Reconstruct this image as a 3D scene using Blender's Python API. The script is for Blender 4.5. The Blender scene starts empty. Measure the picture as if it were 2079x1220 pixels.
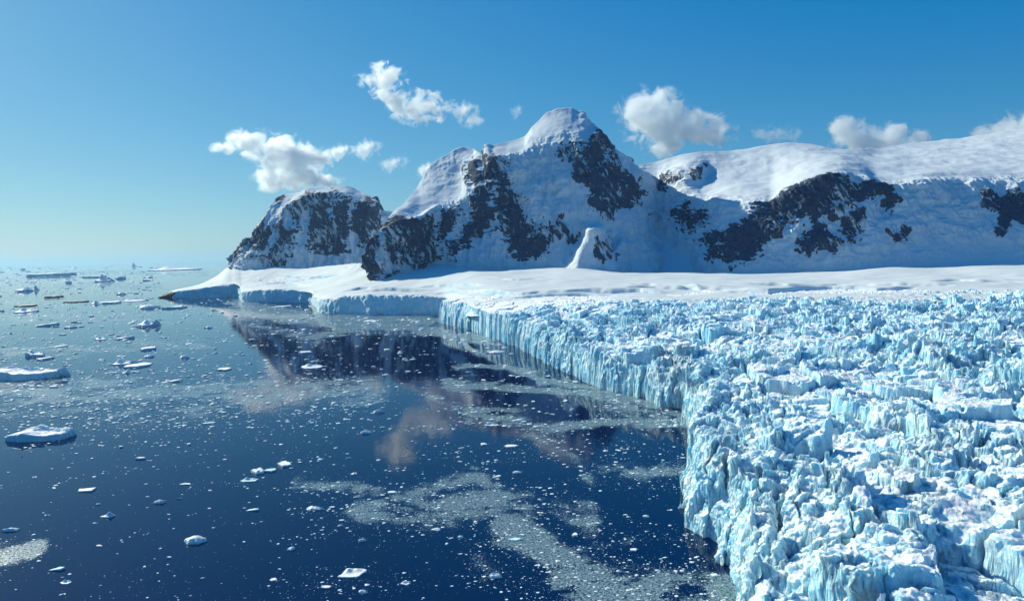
import bpy, math, random
import numpy as np
from mathutils import Vector, Matrix

S = bpy.context.scene
COL = S.collection
R_ = math.radians

# ------------------------------------------------------------------ camera
F = 1386.0                      # focal length in pixels of a 2079 px wide frame
ROLL = R_(1.58)
PITCH = math.atan(98.5 / F)
CAM_H = 100.0
_U = Vector((0, math.sin(PITCH), math.cos(PITCH)))
_F = Vector((0, math.cos(PITCH), -math.sin(PITCH)))
_X = Vector((1, 0, 0))
AX = math.cos(ROLL) * _X - math.sin(ROLL) * _U
AY = math.sin(ROLL) * _X + math.cos(ROLL) * _U
cam = bpy.data.cameras.new('camera')
cam_o = bpy.data.objects.new('camera', cam)
COL.objects.link(cam_o)
m4 = Matrix((AX, AY, -_F)).transposed().to_4x4()
m4.translation = (0, 0, CAM_H)
cam_o.matrix_world = m4
cam.sensor_width = 36
cam.lens = 36 * F / 2079
cam.clip_start = 1
cam.clip_end = 200000
S.camera = cam_o

# ------------------------------------------------------------------ sky and sun
SUN_EL, SUN_AZ = 32.0, -50.0    # degrees; azimuth from the view direction, minus = left
w = bpy.data.worlds.new('World')
S.world = w
w.use_nodes = True
nt = w.node_tree
bg = nt.nodes['Background']
sky = nt.nodes.new('ShaderNodeTexSky')
sky.sky_type = 'NISHITA'
sky.sun_disc = False
sky.sun_elevation = R_(SUN_EL)
sky.sun_rotation = R_(SUN_AZ)
sky.air_density, sky.dust_density, sky.ozone_density = 1.0, 0.3, 2.0
SKY_K = 0.1
sep = nt.nodes.new('ShaderNodeSeparateColor')
com = nt.nodes.new('ShaderNodeCombineColor')
nt.links.new(sky.outputs[0], sep.inputs[0])


def wmath(op, a, b, clamp=False):
    n = nt.nodes.new('ShaderNodeMath')
    n.operation = op
    n.use_clamp = clamp
    nt.links.new(a, n.inputs[0])
    n.inputs[1].default_value = b
    return n.outputs[0]


# the photograph's teal colour grade of the sky
r = wmath('MULTIPLY', wmath('MAXIMUM', wmath('SUBTRACT', sep.outputs[0], 0.150 / SKY_K), 0.004), 0.44)
g = wmath('MULTIPLY', wmath('POWER', wmath('MULTIPLY', sep.outputs[1], SKY_K), 0.85), 0.606 / SKY_K)
b = wmath('MULTIPLY', wmath('POWER', wmath('MULTIPLY', sep.outputs[2], SKY_K), 0.50), 0.755 / SKY_K)
for i, (s_, top) in enumerate(((r, 0.60), (g, 0.72), (b, 0.77))):      # keep the glow round the sun within the sky's own range
    nt.links.new(wmath('MINIMUM', s_, top / SKY_K), com.inputs[i])
nt.links.new(com.outputs[0], bg.inputs[0])
bg.inputs[1].default_value = 0.093

sun = bpy.data.lights.new('sun', 'SUN')
sun.energy = 5.0
sun.angle = R_(0.53)
sun.color = (1.0, 0.98, 0.78)
sun_o = bpy.data.objects.new('sun', sun)
COL.objects.link(sun_o)
SUN_DIR = Vector((math.sin(R_(SUN_AZ)) * math.cos(R_(SUN_EL)), math.cos(R_(SUN_AZ)) * math.cos(R_(SUN_EL)), math.sin(R_(SUN_EL))))
sun_o.rotation_euler = SUN_DIR.to_track_quat('Z', 'Y').to_euler()
sun_o.location = SUN_DIR * 3000

S.view_settings.view_transform = 'Standard'
S.view_settings.look = 'None'
S.view_settings.exposure = 0.10
S.view_settings.gamma = 1.0
S.cycles.use_denoising = True
S.cycles.max_bounces = 28
S.cycles.diffuse_bounces = 2
S.cycles.glossy_bounces = 3
S.cycles.volume_bounces = 24
S.cycles.volume_step_rate = 0.35
S.cycles.caustics_reflective = False
S.cycles.caustics_refractive = False

# ------------------------------------------------------------------ helpers
rng = np.random.default_rng(7)
random.seed(7)
f32 = np.float32
_axx = np.array(AX); _axy = np.array(AY); _axf = np.array(_F)


def ray(px, py):
    """pixel -> direction with unit forward (y) component"""
    px = np.asarray(px, float); py = np.asarray(py, float)
    xc = (px - 1039.5) / F
    yc = -(py - 610.0) / F
    d = xc[..., None] * _axx + yc[..., None] * _axy + _axf
    return d / d[..., 1:2]


def at(px, py, Y):
    """world point at forward distance Y seen at pixel"""
    d = ray(px, py) * np.asarray(Y, float)[..., None]
    d[..., 2] += CAM_H
    return d


def on_water(px, py, z=0.0):
    d = ray(px, py)
    t = (z - CAM_H) / d[..., 2]
    p = d * t[..., None]
    p[..., 2] += CAM_H
    return p


def to_px(P):
    q = np.asarray(P, float) - np.array([0, 0, CAM_H])
    x = q @ _axx; y = q @ _axy; f = np.maximum(q @ _axf, 1e-3)
    return 1039.5 + F * x / f, 610.0 - F * y / f


_perm = np.random.default_rng(11).permutation(256).astype(np.int32)
_perm = np.concatenate([_perm, _perm, _perm])
_grad = np.random.default_rng(12).normal(size=(256, 3)).astype(f32)
_grad /= np.linalg.norm(_grad, axis=1, keepdims=True)


def noise3(x, y, z):
    x = np.asarray(x, f32); y = np.asarray(y, f32); z = np.asarray(z, f32)
    x, y, z = np.broadcast_arrays(x, y, z)
    xi = np.floor(x); yi = np.floor(y); zi = np.floor(z)
    fx = x - xi; fy = y - yi; fz = z - zi
    xi = xi.astype(np.int32) & 255; yi = yi.astype(np.int32) & 255; zi = zi.astype(np.int32) & 255
    u = fx * fx * fx * (fx * (fx * 6 - 15) + 10)
    v = fy * fy * fy * (fy * (fy * 6 - 15) + 10)
    t = fz * fz * fz * (fz * (fz * 6 - 15) + 10)

    def c(dx, dy, dz):
        h = _perm[_perm[_perm[xi + dx] + yi + dy] + zi + dz]
        gr = _grad[h]
        return gr[..., 0] * (fx - dx) + gr[..., 1] * (fy - dy) + gr[..., 2] * (fz - dz)
    x00 = c(0, 0, 0); x00 += u * (c(1, 0, 0) - x00)
    x10 = c(0, 1, 0); x10 += u * (c(1, 1, 0) - x10)
    x01 = c(0, 0, 1); x01 += u * (c(1, 0, 1) - x01)
    x11 = c(0, 1, 1); x11 += u * (c(1, 1, 1) - x11)
    y0 = x00 + v * (x10 - x00)
    y1 = x01 + v * (x11 - x01)
    return (y0 + t * (y1 - y0)) * 1.6


def fbm(x, y, z, octv=4, gain=0.5, ridged=False):
    a = 1.0; s = 0.0; tot = 0.0; k = 1.0
    for i in range(octv):
        n = noise3(x * k + 17.3 * i, y * k + 5.1 * i, z * k - 9.7 * i)
        if ridged:
            n = 1.0 - 2.0 * np.abs(n)
        s = s + a * n
        tot += a
        a *= gain; k *= 2.03
    return s / tot


def smooth(a, b, x):
    t = np.clip((x - a) / (b - a), 0, 1)
    return t * t * (3 - 2 * t)


def pchip(xk, yk, x):
    """monotone cubic interpolation; yk may have trailing dimensions"""
    xk = np.asarray(xk, float); yk = np.asarray(yk, float)
    h = np.diff(xk)
    sh = (-1,) + (1,) * (yk.ndim - 1)
    d = np.diff(yk, axis=0) / h.reshape(sh)
    m = np.zeros_like(yk)
    m[0] = d[0]; m[-1] = d[-1]
    if len(xk) > 2:
        w1 = (2 * h[1:] + h[:-1]).reshape(sh); w2 = (h[1:] + 2 * h[:-1]).reshape(sh)
        with np.errstate(divide='ignore', invalid='ignore'):
            hm = (w1 + w2) / (w1 / d[:-1] + w2 / d[1:])
        m[1:-1] = np.where(d[:-1] * d[1:] > 0, np.nan_to_num(hm), 0)
    x = np.clip(np.asarray(x, float), xk[0], xk[-1])
    i = np.clip(np.searchsorted(xk, x) - 1, 0, len(xk) - 2)
    t = ((x - xk[i]) / h[i]).reshape(sh); hh = h[i].reshape(sh)
    t2 = t * t; t3 = t2 * t
    return (2 * t3 - 3 * t2 + 1) * yk[i] + (t3 - 2 * t2 + t) * hh * m[i] + (-2 * t3 + 3 * t2) * yk[i + 1] + (t3 - t2) * hh * m[i + 1]


def poly_sd(px, py, poly):
    """signed distance to a closed polygon, positive inside"""
    P = np.asarray(poly, float)
    d2 = np.full(px.shape, 1e18); ins = np.zeros(px.shape, bool)
    for i in range(len(P)):
        a = P[i]; c = P[(i + 1) % len(P)]
        e = c - a
        wx = px - a[0]; wy = py - a[1]
        t = np.clip((wx * e[0] + wy * e[1]) / max(e @ e, 1e-9), 0, 1)
        d2 = np.minimum(d2, (wx - e[0] * t) ** 2 + (wy - e[1] * t) ** 2)
        cond = ((a[1] <= py) & (c[1] > py)) | ((c[1] <= py) & (a[1] > py))
        with np.errstate(divide='ignore', invalid='ignore'):
            xi = a[0] + (py - a[1]) * e[0] / (e[1] if e[1] else 1e-9)
        ins ^= cond & (px < xi)
    d = np.sqrt(d2)
    return np.where(ins, d, -d)


def line_d(px, py, pts):
    P = np.asarray(pts, float)
    d2 = np.full(px.shape, 1e18)
    for a, c in zip(P[:-1], P[1:]):
        e = c - a
        wx = px - a[0]; wy = py - a[1]
        t = np.clip((wx * e[0] + wy * e[1]) / max(e @ e, 1e-9), 0, 1)
        d2 = np.minimum(d2, (wx - e[0] * t) ** 2 + (wy - e[1] * t) ** 2)
    return np.sqrt(d2)


def mesh_from(name, V, Q, mat=None, smooth_=True, attrs=None, parent=None):
    """V (n,3), Q (m,4) or (m,3) int -> one mesh object"""
    V = np.ascontiguousarray(V, dtype=f32); Q = np.ascontiguousarray(Q, dtype=np.int32)
    k = Q.shape[1]
    me = bpy.data.meshes.new(name)
    me.vertices.add(len(V)); me.vertices.foreach_set('co', V.ravel())
    me.loops.add(Q.size); me.loops.foreach_set('vertex_index', Q.ravel())
    me.polygons.add(len(Q))
    me.polygons.foreach_set('loop_start', np.arange(0, Q.size, k, dtype=np.int32))
    me.polygons.foreach_set('loop_total', np.full(len(Q), k, dtype=np.int32))
    me.update(calc_edges=True)
    me.polygons.foreach_set('use_smooth', np.full(len(Q), bool(smooth_)))
    for an, av in (attrs or {}).items():
        at_ = me.attributes.new(an, 'FLOAT', 'POINT')
        at_.data.foreach_set('value', np.ascontiguousarray(av, dtype=f32).ravel())
    o = bpy.data.objects.new(name, me)
    COL.objects.link(o)
    if mat:
        me.materials.append(mat)
    if parent:
        o.parent = parent
    return o


def grid_quads(nr, nc):
    i = np.arange(nr * nc).reshape(nr, nc)
    return np.stack([i[:-1, :-1], i[:-1, 1:], i[1:, 1:], i[1:, :-1]], -1).reshape(-1, 4)


def tag(o, label=None, cat=None, group=None, kind=None):
    if label: o['label'] = label
    if cat: o['category'] = cat
    if group: o['group'] = group
    if kind: o['kind'] = kind
    return o


# ------------------------------------------------------------------ material helpers
class NT:
    def __init__(self, name):
        self.m = bpy.data.materials.new(name)
        self.m.use_nodes = True
        self.t = self.m.node_tree
        self.bsdf = self.t.nodes.get('Principled BSDF')
        self.out = self.t.nodes.get('Material Output')

    def n(self, typ, **kw):
        nd = self.t.nodes.new('ShaderNode' + typ)
        for k, v in kw.items():
            setattr(nd, k, v)
        return nd

    def l(self, a, b_):
        if isinstance(a, (int, float)):
            b_.default_value = a
        elif isinstance(a, tuple):
            b_.default_value = a if len(a) == len(b_.default_value) else a + (1,)
        else:
            self.t.links.new(a, b_)

    def math(self, op, a, b_=0.0, c=0.0, clamp=False):
        nd = self.n('Math', operation=op, use_clamp=clamp)
        self.l(a, nd.inputs[0]); self.l(b_, nd.inputs[1]); self.l(c, nd.inputs[2])
        return nd.outputs[0]

    def noise(self, vec, scale, detail=4.0, rough=0.55, dist=0.0):
        nd = self.n('TexNoise')
        self.l(vec, nd.inputs['Vector'])
        nd.inputs['Scale'].default_value = scale
        nd.inputs['Detail'].default_value = detail
        nd.inputs['Roughness'].default_value = rough
        nd.inputs['Distortion'].default_value = dist
        return nd.outputs['Fac']

    def step(self, x, a, b_):
        nd = self.n('MapRange', interpolation_type='SMOOTHSTEP')
        self.l(x, nd.inputs['Value'])
        self.l(a, nd.inputs['From Min']); self.l(b_, nd.inputs['From Max'])
        return nd.outputs['Result']

    def mix(self, f, a, b_):
        nd = self.n('Mix', data_type='RGBA')
        self.l(f, nd.inputs[0]); self.l(a, nd.inputs[6]); self.l(b_, nd.inputs[7])
        return nd.outputs[2]

    def attr(self, name):
        return self.n('Attribute', attribute_name=name).outputs['Fac']

    def bump(self, h, strength, dist, normal=None):
        nd = self.n('Bump')
        nd.inputs['Strength'].default_value = strength
        nd.inputs['Distance'].default_value = dist
        self.l(h, nd.inputs['Height'])
        if normal:
            self.l(normal, nd.inputs['Normal'])
        return nd.outputs[0]

    def pos(self):
        return self.n('NewGeometry').outputs['Position']

    def nz(self):
        s = self.n('SeparateXYZ')
        self.l(self.n('NewGeometry').outputs['Normal'], s.inputs[0])
        return s.outputs[2]

    def turned(self, v, a):
        nd = self.n('Mapping')
        self.l(v, nd.inputs['Vector'])
        nd.inputs['Rotation'].default_value = (0, a, 0)
        return nd.outputs[0]

    def scaled(self, v, s):
        nd = self.n('Mapping')
        self.l(v, nd.inputs['Vector'])
        nd.inputs['Scale'].default_value = s
        return nd.outputs[0]


def mountain_mat():
    t = NT('snow_and_rock')
    p = t.pos()
    rock = t.attr('rock')
    n1 = t.noise(p, 0.030, 9, 0.66)
    n2 = t.noise(t.scaled(t.turned(p, -0.3), (0.11, 0.11, 0.020)), 1.0, 7, 0.64, 0.3)
    n3 = t.noise(t.scaled(p, (0.02, 0.02, 0.17)), 1.0, 5, 0.6)
    k = t.math('ADD', rock, t.math('MULTIPLY', t.math('SUBTRACT', n1, 0.5), 0.9))
    k = t.math('ADD', k, t.math('MULTIPLY', t.math('SUBTRACT', n2, 0.5), 1.25))
    k = t.math('SUBTRACT', k, t.math('MULTIPLY', t.math('SUBTRACT', t.nz(), 0.50), 0.75))
    k = t.math('ADD', k, t.math('MULTIPLY', t.math('SUBTRACT', n3, 0.5), 0.35))
    mask = t.step(k, 0.46, 0.53)
    dn = t.math('ADD', t.noise(t.scaled(t.turned(p, 0.5), (0.10, 0.10, 0.026)), 1.0, 9, 0.68, 0.5), t.math('MULTIPLY', t.math('SUBTRACT', t.noise(p, 0.012, 3), 0.5), 0.7))
    dust = t.step(dn, 0.545, 0.60)
    mask = t.math('MULTIPLY', mask, t.math('SUBTRACT', 1.0, t.math('MULTIPLY', dust, 0.9)))
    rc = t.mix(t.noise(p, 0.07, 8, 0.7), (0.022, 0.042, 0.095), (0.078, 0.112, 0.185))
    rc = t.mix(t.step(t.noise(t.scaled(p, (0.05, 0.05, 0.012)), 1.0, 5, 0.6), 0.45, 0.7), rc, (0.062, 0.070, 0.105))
    sc = t.mix(t.noise(p, 0.02, 4), (0.64, 0.71, 0.77), (0.73, 0.78, 0.81))
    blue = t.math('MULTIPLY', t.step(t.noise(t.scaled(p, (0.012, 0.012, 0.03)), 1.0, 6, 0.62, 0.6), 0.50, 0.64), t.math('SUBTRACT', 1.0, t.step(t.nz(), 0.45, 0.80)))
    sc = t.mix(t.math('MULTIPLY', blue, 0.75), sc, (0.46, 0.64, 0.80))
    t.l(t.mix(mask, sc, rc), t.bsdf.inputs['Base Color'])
    t.bsdf.inputs['Roughness'].default_value = 0.85
    t.bsdf.inputs['Specular IOR Level'].default_value = 0.15
    stp = t.math('SUBTRACT', 1.0, t.step(t.nz(), 0.40, 0.85))
    h = t.math('MULTIPLY', t.noise(t.scaled(p, (0.045, 0.045, 0.045)), 1.0, 10, 0.66, 0.4), t.math('ADD', 0.10, t.math('MULTIPLY', mask, 0.9)))
    h = t.math('ADD', h, t.math('MULTIPLY', mask, n2))
    h = t.math('ADD', h, t.math('MULTIPLY', stp, t.math('MULTIPLY', t.noise(t.scaled(p, (0.12, 0.12, 0.012)), 1.0, 6, 0.62, 0.3), 0.75)))
    t.l(t.bump(h, 0.8, 7.0), t.bsdf.inputs['Normal'])
    return t.m


def ice_mat():
    t = NT('glacier_ice')
    p = t.pos()
    nz = t.nz()
    n1 = t.noise(p, 0.16, 6, 0.6)
    snow = t.step(t.math('ADD', nz, t.math('MULTIPLY', t.math('SUBTRACT', n1, 0.5), 0.5)), 0.50, 0.74)
    band = t.noise(t.scaled(p, (0.05, 0.05, 0.16)), 1.0, 5, 0.6, 0.6)
    ice = t.mix(t.step(band, 0.36, 0.66), (0.42, 0.76, 0.94), (0.72, 0.89, 0.97))
    deep = t.step(t.noise(p, 0.075, 3, 0.5), 0.60, 0.72)
    ice = t.mix(t.math('MULTIPLY', deep, 0.6), ice, (0.22, 0.62, 0.88))
    t.l(t.mix(snow, ice, (0.92, 0.93, 0.93)), t.bsdf.inputs['Base Color'])
    t.bsdf.inputs['Roughness'].default_value = 0.6
    t.bsdf.inputs['Specular IOR Level'].default_value = 0.25
    h = t.math('ADD', t.noise(p, 0.9, 8, 0.65), t.math('MULTIPLY', t.noise(t.scaled(p, (0.9, 0.9, 0.25)), 1.0, 4, 0.6), 0.5))
    h = t.math('MULTIPLY', h, t.math('SUBTRACT', 1.15, snow))
    t.bsdf.inputs['Subsurface Weight'].default_value = 0.50
    t.bsdf.inputs['Subsurface Radius'].default_value = (0.45, 0.80, 1.0)
    t.bsdf.inputs['Subsurface Scale'].default_value = 1.5
    t.l(t.bump(h, 0.75, 0.9), t.bsdf.inputs['Normal'])
    return t.m


def snowfield_mat():
    t = NT('smooth_snow')
    p = t.pos()
    nz = t.nz()
    rock = t.attr('rock')
    n1 = t.noise(p, 0.08, 5, 0.6)
    cliff = t.math('SUBTRACT', 1.0, t.step(t.math('ADD', nz, t.math('MULTIPLY', t.math('SUBTRACT', n1, 0.5), 0.4)), 0.45, 0.75))
    band = t.noise(t.scaled(p, (0.03, 0.03, 0.12)), 1.0, 5, 0.6, 0.5)
    ice = t.mix(t.step(band, 0.36, 0.66), (0.50, 0.78, 0.88), (0.78, 0.88, 0.93))
    c = t.mix(cliff, t.mix(n1, (0.64, 0.70, 0.72), (0.73, 0.77, 0.78)), ice)
    rm = t.step(t.math('ADD', rock, t.math('MULTIPLY', t.math('SUBTRACT', n1, 0.5), 0.8)), 0.45, 0.55)
    c = t.mix(rm, c, (0.028, 0.034, 0.046))
    t.l(c, t.bsdf.inputs['Base Color'])
    t.bsdf.inputs['Roughness'].default_value = 0.75
    t.bsdf.inputs['Specular IOR Level'].default_value = 0.15
    h = t.math('MULTIPLY', t.noise(p, 0.25, 7, 0.6), t.math('ADD', 0.15, cliff))
    h = t.math('ADD', h, t.math('MULTIPLY', t.noise(t.scaled(p, (0.012, 0.05, 0.05)), 1.0, 8, 0.62, 0.5), 0.9))
    t.l(t.bump(h, 0.5, 2.5), t.bsdf.inputs['Normal'])
    return t.m


def floe_mat(name, top, side):
    t = NT(name)
    tc = t.n('TexCoord').outputs['Object']
    p = t.pos()
    nz = t.nz()
    n1 = t.noise(p, 0.5, 5, 0.6)
    snow = t.step(t.math('ADD', nz, t.math('MULTIPLY', t.math('SUBTRACT', n1, 0.5), 0.4)), 0.45, 0.8)
    c = t.mix(snow, t.mix(n1, side, tuple(0.5 * (a + b_) for a, b_ in zip(top, side))), top)
    t.l(c, t.bsdf.inputs['Base Color'])
    t.bsdf.inputs['Roughness'].default_value = 0.6
    t.bsdf.inputs['Specular IOR Level'].default_value = 0.25
    t.l(t.bump(t.noise(p, 1.2, 7, 0.6), 0.3, 0.3), t.bsdf.inputs['Normal'])
    return t.m


def water_mat():
    t = NT('sea_water')
    p = t.pos()
    sl = t.attr('slush')
    fine = t.noise(p, 1.1, 6, 0.75)
    mid = t.noise(t.scaled(p, (0.09, 0.05, 1)), 1.0, 6, 0.65, 0.8)
    k = t.math('ADD', sl, t.math('MULTIPLY', t.math('SUBTRACT', mid, 0.5), 0.9))
    cover = t.math('MULTIPLY', t.step(k, 0.20, 1.05), 0.75)
    speck = t.step(t.math('ADD', fine, t.math('MULTIPLY', cover, 0.27)), 0.58, 0.76)
    m = t.math('MULTIPLY', speck, t.step(k, 0.28, 0.9))
    t.bsdf.inputs['Base Color'].default_value = (0.0008, 0.011, 0.055, 1)
    t.bsdf.inputs['Roughness'].default_value = 0.03
    t.bsdf.inputs['IOR'].default_value = 1.333
    t.bsdf.inputs['Specular IOR Level'].default_value = 0.5
    wv = t.math('ADD', t.noise(t.scaled(p, (0.05, 0.03, 1)), 1.0, 3, 0.5), t.math('MULTIPLY', t.noise(p, 0.5, 3, 0.5), 0.15))
    t.l(t.bump(wv, 0.10, 0.9), t.bsdf.inputs['Normal'])
    ice = t.n('BsdfPrincipled')
    t.l(t.mix(t.noise(p, 1.7, 3), (0.09, 0.17, 0.20), (0.34, 0.46, 0.48)), ice.inputs['Base Color'])
    ice.inputs['Roughness'].default_value = 0.28
    t.l(t.bump(fine, 0.5, 0.3), ice.inputs['Normal'])
    mx = t.n('MixShader')
    t.l(m, mx.inputs[0]); t.l(t.bsdf.outputs[0], mx.inputs[1]); t.l(ice.outputs[0], mx.inputs[2])
    t.l(mx.outputs[0], t.out.inputs['Surface'])
    return t.m


M_MTN = mountain_mat()
M_ICE = ice_mat()
M_SNOW = snowfield_mat()
M_WATER = water_mat()
M_FLOE = floe_mat('floe_snow', (0.93, 0.94, 0.93), (0.55, 0.78, 0.87))
M_CYAN = floe_mat('floe_clear_ice', (0.62, 0.84, 0.88), (0.25, 0.62, 0.74))
M_REFL_BROWN = floe_mat('floe_reflection_brown', (0.31, 0.29, 0.27), (0.20, 0.19, 0.185))  # brown of a reflection put into the colour of some far floes

# ------------------------------------------------------------------ mountains
def sheet(name, cols, x0, x1, dx, nv, rocks, amp, back, mat, seed=0.0, flute=1.0, calm=()):
    """terrain from columns {px: [(py, forward distance) foot .. crest]}; relief added in world space"""
    xs = np.array(sorted(cols))
    K = np.array([cols[x] for x in xs], float)               # (nx, k, 2)
    X = np.arange(x0, x1 + dx, dx)
    C = pchip(xs, K, X)                                       # (nX, k, 2)
    kk = C.shape[1]
    # arc-length like parameter so rows are even
    v = np.linspace(0, kk - 1, nv)
    C = np.moveaxis(C, 1, 0)
    G = pchip(np.arange(kk), C, v)                            # (nv, nX, 2)
    PX = np.broadcast_to(X, G.shape[:2])
    P = at(PX, G[..., 0], G[..., 1])
    # rock mask in the face's own plane
    wx = 5 * fbm(P[..., 0] * .03, P[..., 1] * .03, P[..., 2] * .03 + seed, 3)
    wy = 5 * fbm(P[..., 0] * .03 + 9, P[..., 1] * .03, P[..., 2] * .03 - seed, 3)
    rk = np.full(PX.shape, -30.0)
    for poly in rocks:
        rk = np.maximum(rk, poly_sd(PX + wx, G[..., 0] + wy, poly))
    # relief: broad gullies, ridges, fine roughness along the face normal
    dU = np.gradient(P, axis=1); dV = np.gradient(P, axis=0)
    N = np.cross(dU, dV)
    N /= np.linalg.norm(N, axis=-1, keepdims=True) + 1e-9
    N = np.where(N[..., 2:3] < 0, -N, N)
    x, y, z = P[..., 0], P[..., 1], P[..., 2]
    steep = 1 - smooth(0.55, 0.9, N[..., 2])
    wob = 14 * fbm(x * .014, y * .010, z * .014 + seed, 3)
    crag = fbm(x * .011 + wob * .012, y * .008 + seed, z * .010 + wob * .008, 6, .55, ridged=True)
    chute = fbm((x + wob) * .034 + seed, y * .010, z * .009, 4, ridged=True)
    rock = np.clip(-0.02 + (rk + 16 * crag + 15 * chute) / 26.0, -0.35, 1.10)
    rr = np.clip(rock, 0, 1)
    d = amp * 5.0 * fbm(x * .012 + seed, y * .012, z * .008, 3)
    d += amp * (.12 + .88 * steep) * 17.0 * crag
    d += amp * steep * flute * 9.0 * chute
    d += amp * rr * 3.5 * fbm(x * .09, y * .05, z * .07 + seed, 4, ridged=True) * (0.25 + .75 * steep)
    d += rr * amp * 1.6 * fbm(x * .25, y * .2, z * .25, 3)
    d += amp * (1 - rr) * (.35 + 1.6 * steep) * fbm(x * .03, y * .03, z * .10, 4)
    d += amp * (1 - rr) * steep * 5.0 * fbm(x * .014 + wob * .02, y * .004, z * .055 + seed, 5, .55, ridged=True)
    for cx, cy, rx, ry, wt in calm:
        d = d * (1 - wt * np.exp(-((PX - cx) / rx) ** 2 - ((G[..., 0] - cy) / ry) ** 2))
    d += rr * steep * amp * 2.0 * fbm(x * .03, y * .03, z * .22 + seed, 3, ridged=True)
    edge = smooth(0, 0.16, v / (kk - 1))[:, None] * (1 - 0.2 * smooth(0.92, 1.0, v / (kk - 1)))[:, None]
    P = P + N * (d * edge)[..., None]
    # the back of the mountain
    top = P[-1]
    rows = []
    for i, (dy, fz) in enumerate(back):
        q = top.copy(); q[:, 1] += dy; q[:, 0] += dy * q[:, 0] / q[:, 1] * .3
        q[:, 2] = top[:, 2] * fz - 3 + 6 * fbm(q[:, 0] * .01, q[:, 1] * .01, np.zeros(len(q)) + seed, 3)
        rows.append(q)
    P = np.concatenate([P, np.array(rows)], 0)
    rock = np.concatenate([rock, np.zeros((len(rows), rock.shape[1]))], 0)
    nr, nc = P.shape[:2]
    o = mesh_from(name, P.reshape(-1, 3), grid_quads(nr, nc), mat, True, {'rock': rock.ravel()})
    return o


BACK = [(40, .97), (120, .82), (260, .5), (420, .15), (520, -.1)]

A = {
    468: [(548, 1740), (544, 1745), (541, 1750), (538, 1755), (536, 1760), (534, 1765), (531, 1770)],
    480: [(560, 1700), (552, 1715), (545, 1725), (538, 1735), (532, 1745), (526, 1755), (520, 1765)],
    496: [(570, 1680), (552, 1695), (540, 1705), (528, 1715), (517, 1725), (508, 1740), (500, 1760)],
    530: [(572, 1660), (552, 1675), (535, 1688), (515, 1700), (492, 1720), (472, 1745), (455, 1775)],
    548: [(574, 1655), (556, 1670), (535, 1685), (508, 1700), (480, 1722), (455, 1755), (429, 1800)],
    563: [(575, 1650), (558, 1665), (530, 1685), (500, 1702), (470, 1725), (440, 1765), (405, 1835)],
    580: [(575, 1645), (558, 1662), (525, 1688), (490, 1708), (455, 1732), (425, 1775), (396, 1850)],
    608: [(575, 1640), (556, 1660), (520, 1688), (480, 1712), (440, 1736), (410, 1765), (391, 1840)],
    640: [(575, 1640), (556, 1660), (518, 1690), (475, 1716), (430, 1742), (400, 1765), (382, 1820)],
    676: [(575, 1635), (555, 1655), (515, 1688), (470, 1716), (425, 1744), (395, 1768), (379, 1830)],
    700: [(572, 1630), (552, 1650), (512, 1684), (470, 1712), (425, 1740), (396, 1766), (377, 1835)],
    730: [(568, 1630), (550, 1645), (515, 1675), (475, 1702), (435, 1730), (407, 1756), (389, 1825)],
    757: [(566, 1625), (548, 1640), (518, 1665), (485, 1690), (450, 1716), (422, 1740), (404, 1790)],
    770: [(566, 1625), (548, 1640), (520, 1665), (492, 1690), (465, 1716), (442, 1740), (427, 1790)],
    800: [(566, 1640), (548, 1660), (520, 1690), (495, 1720), (470, 1750), (450, 1780), (434, 1820)],
    850: [(570, 1680), (552, 1700), (530, 1730), (510, 1760), (490, 1790), (470, 1820), (455, 1850)],
}
A_ROCK = [
    [(640, 420), (655, 400), (668, 425), (675, 470), (700, 500), (705, 512), (690, 516), (675, 505), (660, 516), (640, 510), (637, 470)],
    [(685, 430), (705, 420), (712, 480), (700, 492), (690, 462)],
    [(722, 430), (745, 403), (765, 436), (777, 468), (755, 492), (735, 497), (720, 470)],
    [(605, 398), (640, 384), (646, 398), (628, 422), (608, 428)],
    [(490, 505), (500, 490), (530, 456), (562, 470), (548, 502), (515, 512), (496, 520)],
    [(558, 462), (575, 438), (592, 502), (581, 535), (570, 546), (550, 552), (546, 540), (556, 506)],
    [(563, 398), (580, 396), (575, 414), (566, 424)],
    [(675, 382), (722, 397), (716, 405), (680, 396)],
    [(740, 398), (759, 404), (768, 440), (750, 432)],
    [(474, 520), (492, 510), (489, 526), (476, 534)],
    [(600, 430), (615, 440), (605, 470), (596, 452)],
]
A = {x: [(py, 1640 + 290.0 + 1.12 * (Y - 1640)) for py, Y in c] for x, c in A.items()}
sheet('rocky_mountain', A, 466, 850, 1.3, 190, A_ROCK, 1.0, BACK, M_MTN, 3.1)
tag(bpy.data.objects['rocky_mountain'], 'dark rock and snow mountain left of the tall peak, dropping to the sea', 'mountain', kind='structure')

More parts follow.
